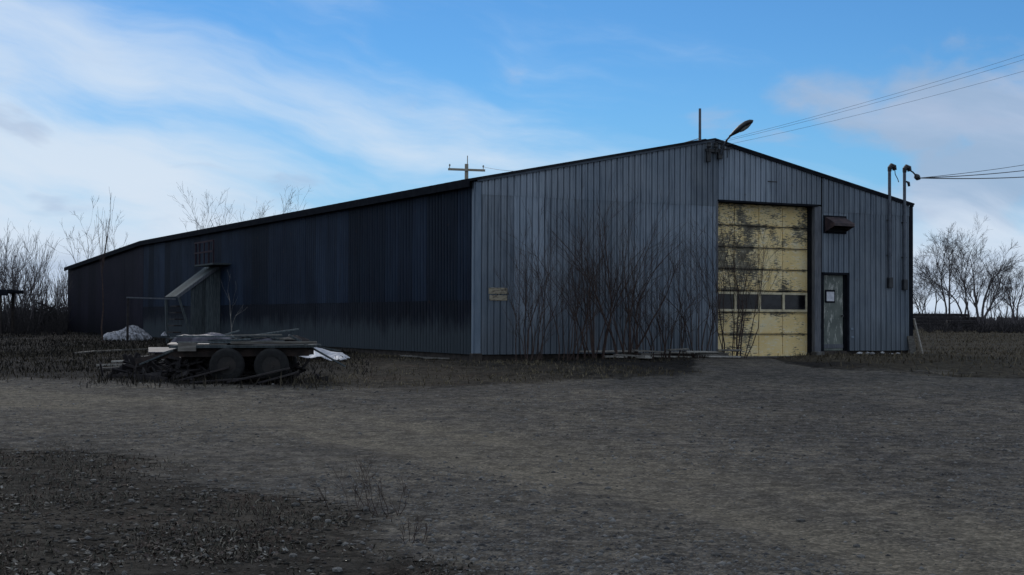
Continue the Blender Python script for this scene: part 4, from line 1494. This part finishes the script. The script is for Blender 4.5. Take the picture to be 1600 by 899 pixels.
q = Vector((at_px(74, 78), 78, 0))
q.z = zat(q.x, q.y)
s = empty('brush_pile', q, 0, 'dark heap of cut branches left of the warehouse rear end', 'brush pile')
rg = random.Random(31)
mb = MB()
for i in range(420):
    x, y = rg.gauss(0, 1.25), rg.gauss(0, 0.7)
    h = 1.35 * math.exp(-(x / 1.8) ** 2 - y * y)
    z = rg.uniform(0, h)
    a = rg.uniform(0, math.pi)
    d = Vector((math.cos(a), math.sin(a) * 0.6, rg.gauss(0, 0.22))).normalized() * rg.uniform(0.5, 1.5)
    mb.tube([Vector((x, y, z)) - d / 2, Vector((x, y, z)) + Vector((0, 0, 0.06)), Vector((x, y, z)) + d / 2], [0.05, 0.04, 0.015], 4, cap=False)
tag(mb.build('branches', 'twig_pile', s), kind='stuff')
vs, fs = [], []
crumpled('soil_heap', q.x, q.y + 0.6, q.z, 2.0, 0.8, 0.8, 12, 'twig_pile', 'dark soil bank behind the heap of cut branches', 'soil heap')

# shelter
s = empty('open_shelter', (at_px(-25, 66), 66, zat(at_px(-25, 66), 66)), R(2), 'flat dark roof end of an open shelter at the left edge', 'shelter')
MB().box((0, 0, 2.05), (3.0, 2.2, 0.16), bevel=0.02).build('roof', 'dark_trim', s)
MB().box((0, -1.12, 1.92), (2.9, 0.05, 0.14)).build('fascia', 'dark_trim', s)
for x in (-1.35, 1.05):
    for y in (-0.95, 0.95):
        MB().box((x, y, 0.95), (0.12, 0.12, 2.05)).build('post', 'sill_timber', s)
MB().box((-0.5, 0.3, 1.2), (1.6, 0.6, 0.5), bevel=0.02).build('side_panel', 'grey_sheet', s)

# far tree line, a single mass
rg = np.random.default_rng(3)
N = 14000
ang = rg.uniform(R(-40), R(40), N)
dist = rg.uniform(420, 560, N)
hgt = np.clip(1.2 + 2.4 * (vnoise(ang * 40, ang * 0, 1.0) + 0.5) + rg.normal(0, 0.5, N), 0.6, 5)
x0, y0 = np.sin(ang) * dist, np.cos(ang) * dist
wd = rg.uniform(0.25, 0.9, N)
z0 = 0.5
vv = np.zeros((N, 3, 3))
vv[:, 0] = np.stack([x0 - wd, y0, np.full(N, z0)], -1)
vv[:, 1] = np.stack([x0 + wd, y0 + rg.uniform(-.6, .6, N), np.full(N, z0)], -1)
vv[:, 2] = np.stack([x0 + rg.normal(0, 0.5, N), y0, z0 + hgt], -1)
me = raw_mesh('far_woods', vv.reshape(-1, 3), np.arange(N * 3).reshape(-1, 3), 'far_bark')
tag(link_mesh('far_woods', me), 'low far-off leafless woods along the horizon', 'woods', kind='stuff')

# ------------------------------------------------------------------ grass, leaves, pebbles
def blades(name, label, cat, n, region, hmin, hmax, cols, wmin=0.004, wmax=0.010, lean=0.9, seed=1):
    rg = np.random.default_rng(seed)
    x, y = region(rg, n)
    n = len(x)
    z = height(x, y)
    a = rg.uniform(0, 2 * math.pi, n)
    h = rg.uniform(hmin, hmax, n) * rg.uniform(0.4, 1.0, n)
    w_ = rg.uniform(wmin, wmax, n)
    lx, ly = rg.normal(0, lean, n) * h, rg.normal(0, lean, n) * h
    ca, sa = np.cos(a) * w_, np.sin(a) * w_
    V = np.zeros((n, 5, 3))
    V[:, 0] = np.stack([x - ca, y - sa, z - 0.01], -1)
    V[:, 1] = np.stack([x + ca, y + sa, z - 0.01], -1)
    mx, my, mz = x + lx * 0.4, y + ly * 0.4, z + h * 0.6
    V[:, 2] = np.stack([mx + ca * 0.7, my + sa * 0.7, mz], -1)
    V[:, 3] = np.stack([mx - ca * 0.7, my - sa * 0.7, mz], -1)
    V[:, 4] = np.stack([x + lx, y + ly, z + h * np.clip(1.1 - 0.4 * np.hypot(lx, ly) / np.maximum(h, 1e-3), 0.25, 1)], -1)
    base_ = (np.arange(n) * 5)[:, None]
    F = np.concatenate([base_ + np.array([[0, 1, 2]]), base_ + np.array([[0, 2, 3]]), base_ + np.array([[3, 2, 4]])], 0)
    cols = np.array(cols)
    cc = cols[rg.integers(0, len(cols), n)] * rg.uniform(0.6, 1.35, (n, 1)) * (1 - 0.6 * peat_share(x, y))[:, None]
    me_ = raw_mesh(name, V.reshape(-1, 3), F, 'tinted_blade', colors=np.repeat(cc, 5, 0))
    return tag(link_mesh(name, me_), label, cat, kind='stuff')


def reg_front(rg, n):
    y = 8.0 + 9.5 * rg.random(n * 3) ** 1.3
    x = rg.uniform(-0.55, 0.10, n * 3) * y
    g_ = gravel_share(x, y)
    cl = vnoise(x, y, 1.1) + 0.6 * vnoise(x, y, 3.1)
    k_ = (rg.random(n * 3) < (1 - g_) ** 2.0) & (cl + rg.normal(0, 0.18, n * 3) > 0.12)
    return x[k_][:n], y[k_][:n]


def reg_strip(rg, n):
    x = rg.uniform(-14, 6.5, n * 3)
    y = rg.uniform(23.5, 46, n * 3)
    g_ = gravel_share(x, y)
    dx, dy = x - ORG.x, y - ORG.y
    u, v = dx * CA + dy * SA, -dx * SA + dy * CA
    outside = (u < -0.15) | (v < -0.15)
    cl = vnoise(x, y, 0.5) + 0.6 * vnoise(x, y, 1.7)
    k_ = outside & (rg.random(n * 3) < (1 - g_)) & (cl + rg.normal(0, 0.2, n * 3) > -0.15)
    return x[k_][:n], y[k_][:n]


def reg_right(rg, n):
    x = rg.uniform(7, 40, n * 3)
    y = rg.uniform(28, 98, n * 3)
    g_ = gravel_share(x, y)
    dx, dy = x - ORG.x, y - ORG.y
    u, v = dx * CA + dy * SA, -dx * SA + dy * CA
    k_ = ((u > WID + 0.2) | (v < -0.3)) & (rg.random(n * 3) < (1 - g_)) & (x < y * 0.42) & (vnoise(x, y, 0.3) + rg.normal(0, .2, n * 3) > -0.1)
    return x[k_][:n], y[k_][:n]


def reg_left(rg, n):
    y = rg.uniform(28, 80, n * 3)
    x = rg.uniform(-0.42, -0.10, n * 3) * y
    dx, dy = x - ORG.x, y - ORG.y
    u = dx * CA + dy * SA
    k_ = (u < -0.3) & (rg.random(n * 3) < (1 - gravel_share(x, y))) & (vnoise(x, y, 0.35) + rg.normal(0, .25, n * 3) > -0.15)
    return x[k_][:n], y[k_][:n]


GR = [(0.075, 0.066, 0.052), (0.045, 0.045, 0.035), (0.12, 0.108, 0.088), (0.032, 0.030, 0.026), (0.066, 0.046, 0.038)]
blades('dead_grass', 'matted dead grass in the lower left foreground', 'grass', 25000, reg_front, 0.015, 0.07, GR, 0.003, 0.008, 1.0, 1)
blades('dry_grass', 'dry brown grass between the gravel and the warehouse walls', 'grass', 15000, reg_strip, 0.03, 0.14, [(0.10, 0.082, 0.052), (0.060, 0.050, 0.035), (0.13, 0.105, 0.068)], 0.005, 0.012, 0.7, 2)
blades('field_grass', 'short brown grass of the field on the right', 'grass', 26000, reg_right, 0.06, 0.20, [(0.110, 0.090, 0.060), (0.060, 0.050, 0.038), (0.085, 0.070, 0.048)], 0.006, 0.016, 0.7, 3)
blades('weedy_grass', 'dark weedy grass in front of the long wall on the left', 'grass', 15000, reg_left, 0.05, 0.24, [(0.085, 0.072, 0.052), (0.028, 0.025, 0.022), (0.016, 0.015, 0.015), (0.042, 0.037, 0.031)], 0.006, 0.016, 0.6, 4)

def reg_trailer(rg, n):
    x = rg.uniform(-7.6, -3.3, n)
    y = rg.normal(25.5, 0.8, n)
    k_ = (y > 24.3) & (y < 27.5)
    return x[k_], y[k_]


blades('tall_weeds', 'dark weeds round the wheels of the trailer', 'weeds', 700, reg_trailer, 0.08, 0.34, [(0.022, 0.020, 0.018), (0.06, 0.05, 0.04), (0.085, 0.072, 0.052)], 0.005, 0.012, 0.5, 5)

# leaf litter: pale dead leaves, small curled quads
rg = np.random.default_rng(14)
x, y = reg_front(rg, 11000)
n = len(x)
k_ = rg.random(n) < np.clip(0.10 + 1.6 * vnoise(x, y, 0.8) + 0.9 * vnoise(x, y, 2.7) + sstep(11.5, 8.5, y) * 0.35, 0.02, 1)
x, y = x[k_], y[k_]
n = len(x)
z = height(x, y) + rg.uniform(0.004, 0.035, n)
s_ = rg.uniform(0.010, 0.028, n)
a = rg.uniform(0, 6.28, n)
V = np.zeros((n, 4, 3))
for q_, (du, dv_) in enumerate(((-1, 0), (0, -0.55), (1, 0), (0, 0.55))):
    V[:, q_] = np.stack([x + (np.cos(a) * du - np.sin(a) * dv_) * s_, y + (np.sin(a) * du + np.cos(a) * dv_) * s_, z + rg.normal(0, 0.35, n) * s_], -1)
cc = np.array([(0.12, 0.108, 0.095), (0.08, 0.066, 0.055), (0.20, 0.19, 0.175), (0.065, 0.050, 0.045)])[rg.integers(0, 4, n)] * rg.uniform(0.6, 1.2, (n, 1))
me = raw_mesh('leaf_litter', V.reshape(-1, 3), np.arange(n * 4).reshape(-1, 4), 'tinted_blade', colors=np.repeat(cc, 4, 0))
tag(link_mesh('leaf_litter', me), 'pale dead leaves scattered in the lower left foreground', 'leaves', kind='stuff')

# loose gravel as real pebbles
rg = np.random.default_rng(15)
n = 60000
y = 8.0 + 18 * rg.random(n) ** 1.6
x = rg.uniform(-0.41, 0.41, n) * y
g_ = gravel_share(x, y)
k_ = rg.random(n) < np.clip(g_ * (0.35 + 1.3 * (vnoise(x, y, 0.6) + 0.4)) - 1.0 * track_share(x, y), 0.03, 1)
x, y = x[k_], y[k_]
n = len(x)
z = height(x, y) + 0.005
s_ = 0.005 + 0.012 * rg.random(n) ** 2.5 + 0.028 * rg.random(n) ** 16
a = rg.uniform(0, 6.28, n)
dirs = np.array([(1, 0, 0), (0, 1, 0), (-1, 0, 0), (0, -1, 0), (0, 0, 0.55), (0, 0, -0.5)], float)
V = np.zeros((n, 6, 3))
for q_ in range(6):
    dx, dy, dz = dirs[q_]
    sc = s_ * rg.uniform(0.7, 1.3, n)
    V[:, q_] = np.stack([x + (np.cos(a) * dx - np.sin(a) * dy) * sc, y + (np.sin(a) * dx + np.cos(a) * dy) * sc, z + dz * sc], -1)
F8 = np.array([(0, 1, 4), (1, 2, 4), (2, 3, 4), (3, 0, 4), (1, 0, 5), (2, 1, 5), (3, 2, 5), (0, 3, 5)])
F = ((np.arange(n) * 6)[:, None, None] + F8[None]).reshape(-1, 3)
cc = np.array([(0.085, 0.083, 0.083), (0.13, 0.125, 0.12), (0.045, 0.044, 0.046), (0.15, 0.145, 0.14)])[rg.integers(0, 4, n)] * rg.uniform(0.7, 1.2, (n, 1))
me = raw_mesh('loose_gravel', V.reshape(-1, 3), F, 'tinted_stone', colors=np.repeat(cc, 6, 0))
tag(link_mesh('loose_gravel', me), 'loose grey pebbles strewn over the gravel yard', 'gravel', kind='stuff')

# clods and small stones in the soil at lower left
rg = np.random.default_rng(25)
n = 20000
y = 8.0 + 9.0 * rg.random(n) ** 1.3
x = rg.uniform(-0.55, 0.12, n) * y
k_ = (rg.random(n) < (1.02 - gravel_share(x, y))) & (vnoise(x, y, 1.6) + 0.7 * vnoise(x, y, 4.3) + rg.normal(0, 0.2, n) > 0.0)
x, y = x[k_], y[k_]
n = len(x)
z = height(x, y) + 0.003
s_ = 0.008 + 0.026 * rg.random(n) ** 3
a = rg.uniform(0, 6.28, n)
V = np.zeros((n, 6, 3))
for q_ in range(6):
    dx, dy, dz = dirs[q_]
    sc = s_ * rg.uniform(0.6, 1.4, n)
    V[:, q_] = np.stack([x + (np.cos(a) * dx - np.sin(a) * dy) * sc, y + (np.sin(a) * dx + np.cos(a) * dy) * sc, z + dz * sc * 0.8], -1)
F = ((np.arange(n) * 6)[:, None, None] + F8[None]).reshape(-1, 3)
cc = np.array([(0.03, 0.028, 0.026), (0.05, 0.044, 0.038), (0.02, 0.019, 0.018), (0.13, 0.12, 0.11), (0.07, 0.052, 0.042)])[rg.integers(0, 5, n)] * rg.uniform(0.7, 1.2, (n, 1))
me = raw_mesh('soil_clods', V.reshape(-1, 3), F, 'tinted_stone', colors=np.repeat(cc, 6, 0))
tag(link_mesh('soil_clods', me), 'dark clods and small stones on the bare soil at lower left', 'clods', kind='stuff')

# single stones one can pick out near the camera
rg = random.Random(17)
for i in range(70):
    y = rg.uniform(8.6, 13.5)
    x = rg.uniform(-0.36, 0.34) * y
    o = link_mesh('stone', stone_meshes[i % 8])
    sz = rg.uniform(0.018, 0.038)
    o.location = (x, y, zat(x, y) + sz * 0.25)
    o.scale = (sz * rg.uniform(0.8, 1.3), sz * rg.uniform(0.8, 1.2), sz)
    o.rotation_euler = (0, 0, rg.uniform(0, 6))
    tag(o, 'small grey stone lying loose in the foreground', 'stone', 'small stones in the foreground')


# weeds standing in the foreground
def weed(x, y, h, n, seed, label, rr=0.004):
    rng_ = random.Random(seed)
    z_ = zat(x, y)
    root = empty('dry_weed', (x, y, z_), 0, label, 'weed')
    st_, tw = MB(), MB()
    for i in range(n):
        d = Vector((rng_.gauss(0, 0.32), rng_.gauss(0, 0.25), 1))
        off = Vector((rng_.gauss(0, 0.10), rng_.gauss(0, 0.08), -0.02))
        grow(rng_, [st_, tw, tw], off, d, h * rng_.uniform(0.4, 1.0), rr * rng_.uniform(0.7, 1.2), 0, 2, 0.5, 0.4, 6, (5, 3), 0.0015, (4, 3, 3, 3))
    st_.build('stems', 'bark', root)
    tag(tw.build('twigs', 'bark', root), kind='stuff')


weed(-1.28, 11.7, 0.52, 7, 1, 'taller twiggy dead weed at the edge of the gravel')
weed(-0.95, 11.3, 0.30, 9, 2, 'low bushy dead weed just right of the tall twiggy one')
weed(-0.62, 10.0, 0.22, 8, 3, 'short dark weed tuft nearest the bottom of the picture')
weed(-1.75, 9.7, 0.34, 3, 4, 'thin pale dead stalks in the leaf litter', 0.003)
weed(-4.6, 28.6, 0.45, 6, 5, 'small dead weed beside the trailer wheels', 0.005)
weed(-2.75, 27.6, 0.5, 5, 6, 'small dead weed alone on the grass right of the trailer', 0.005)
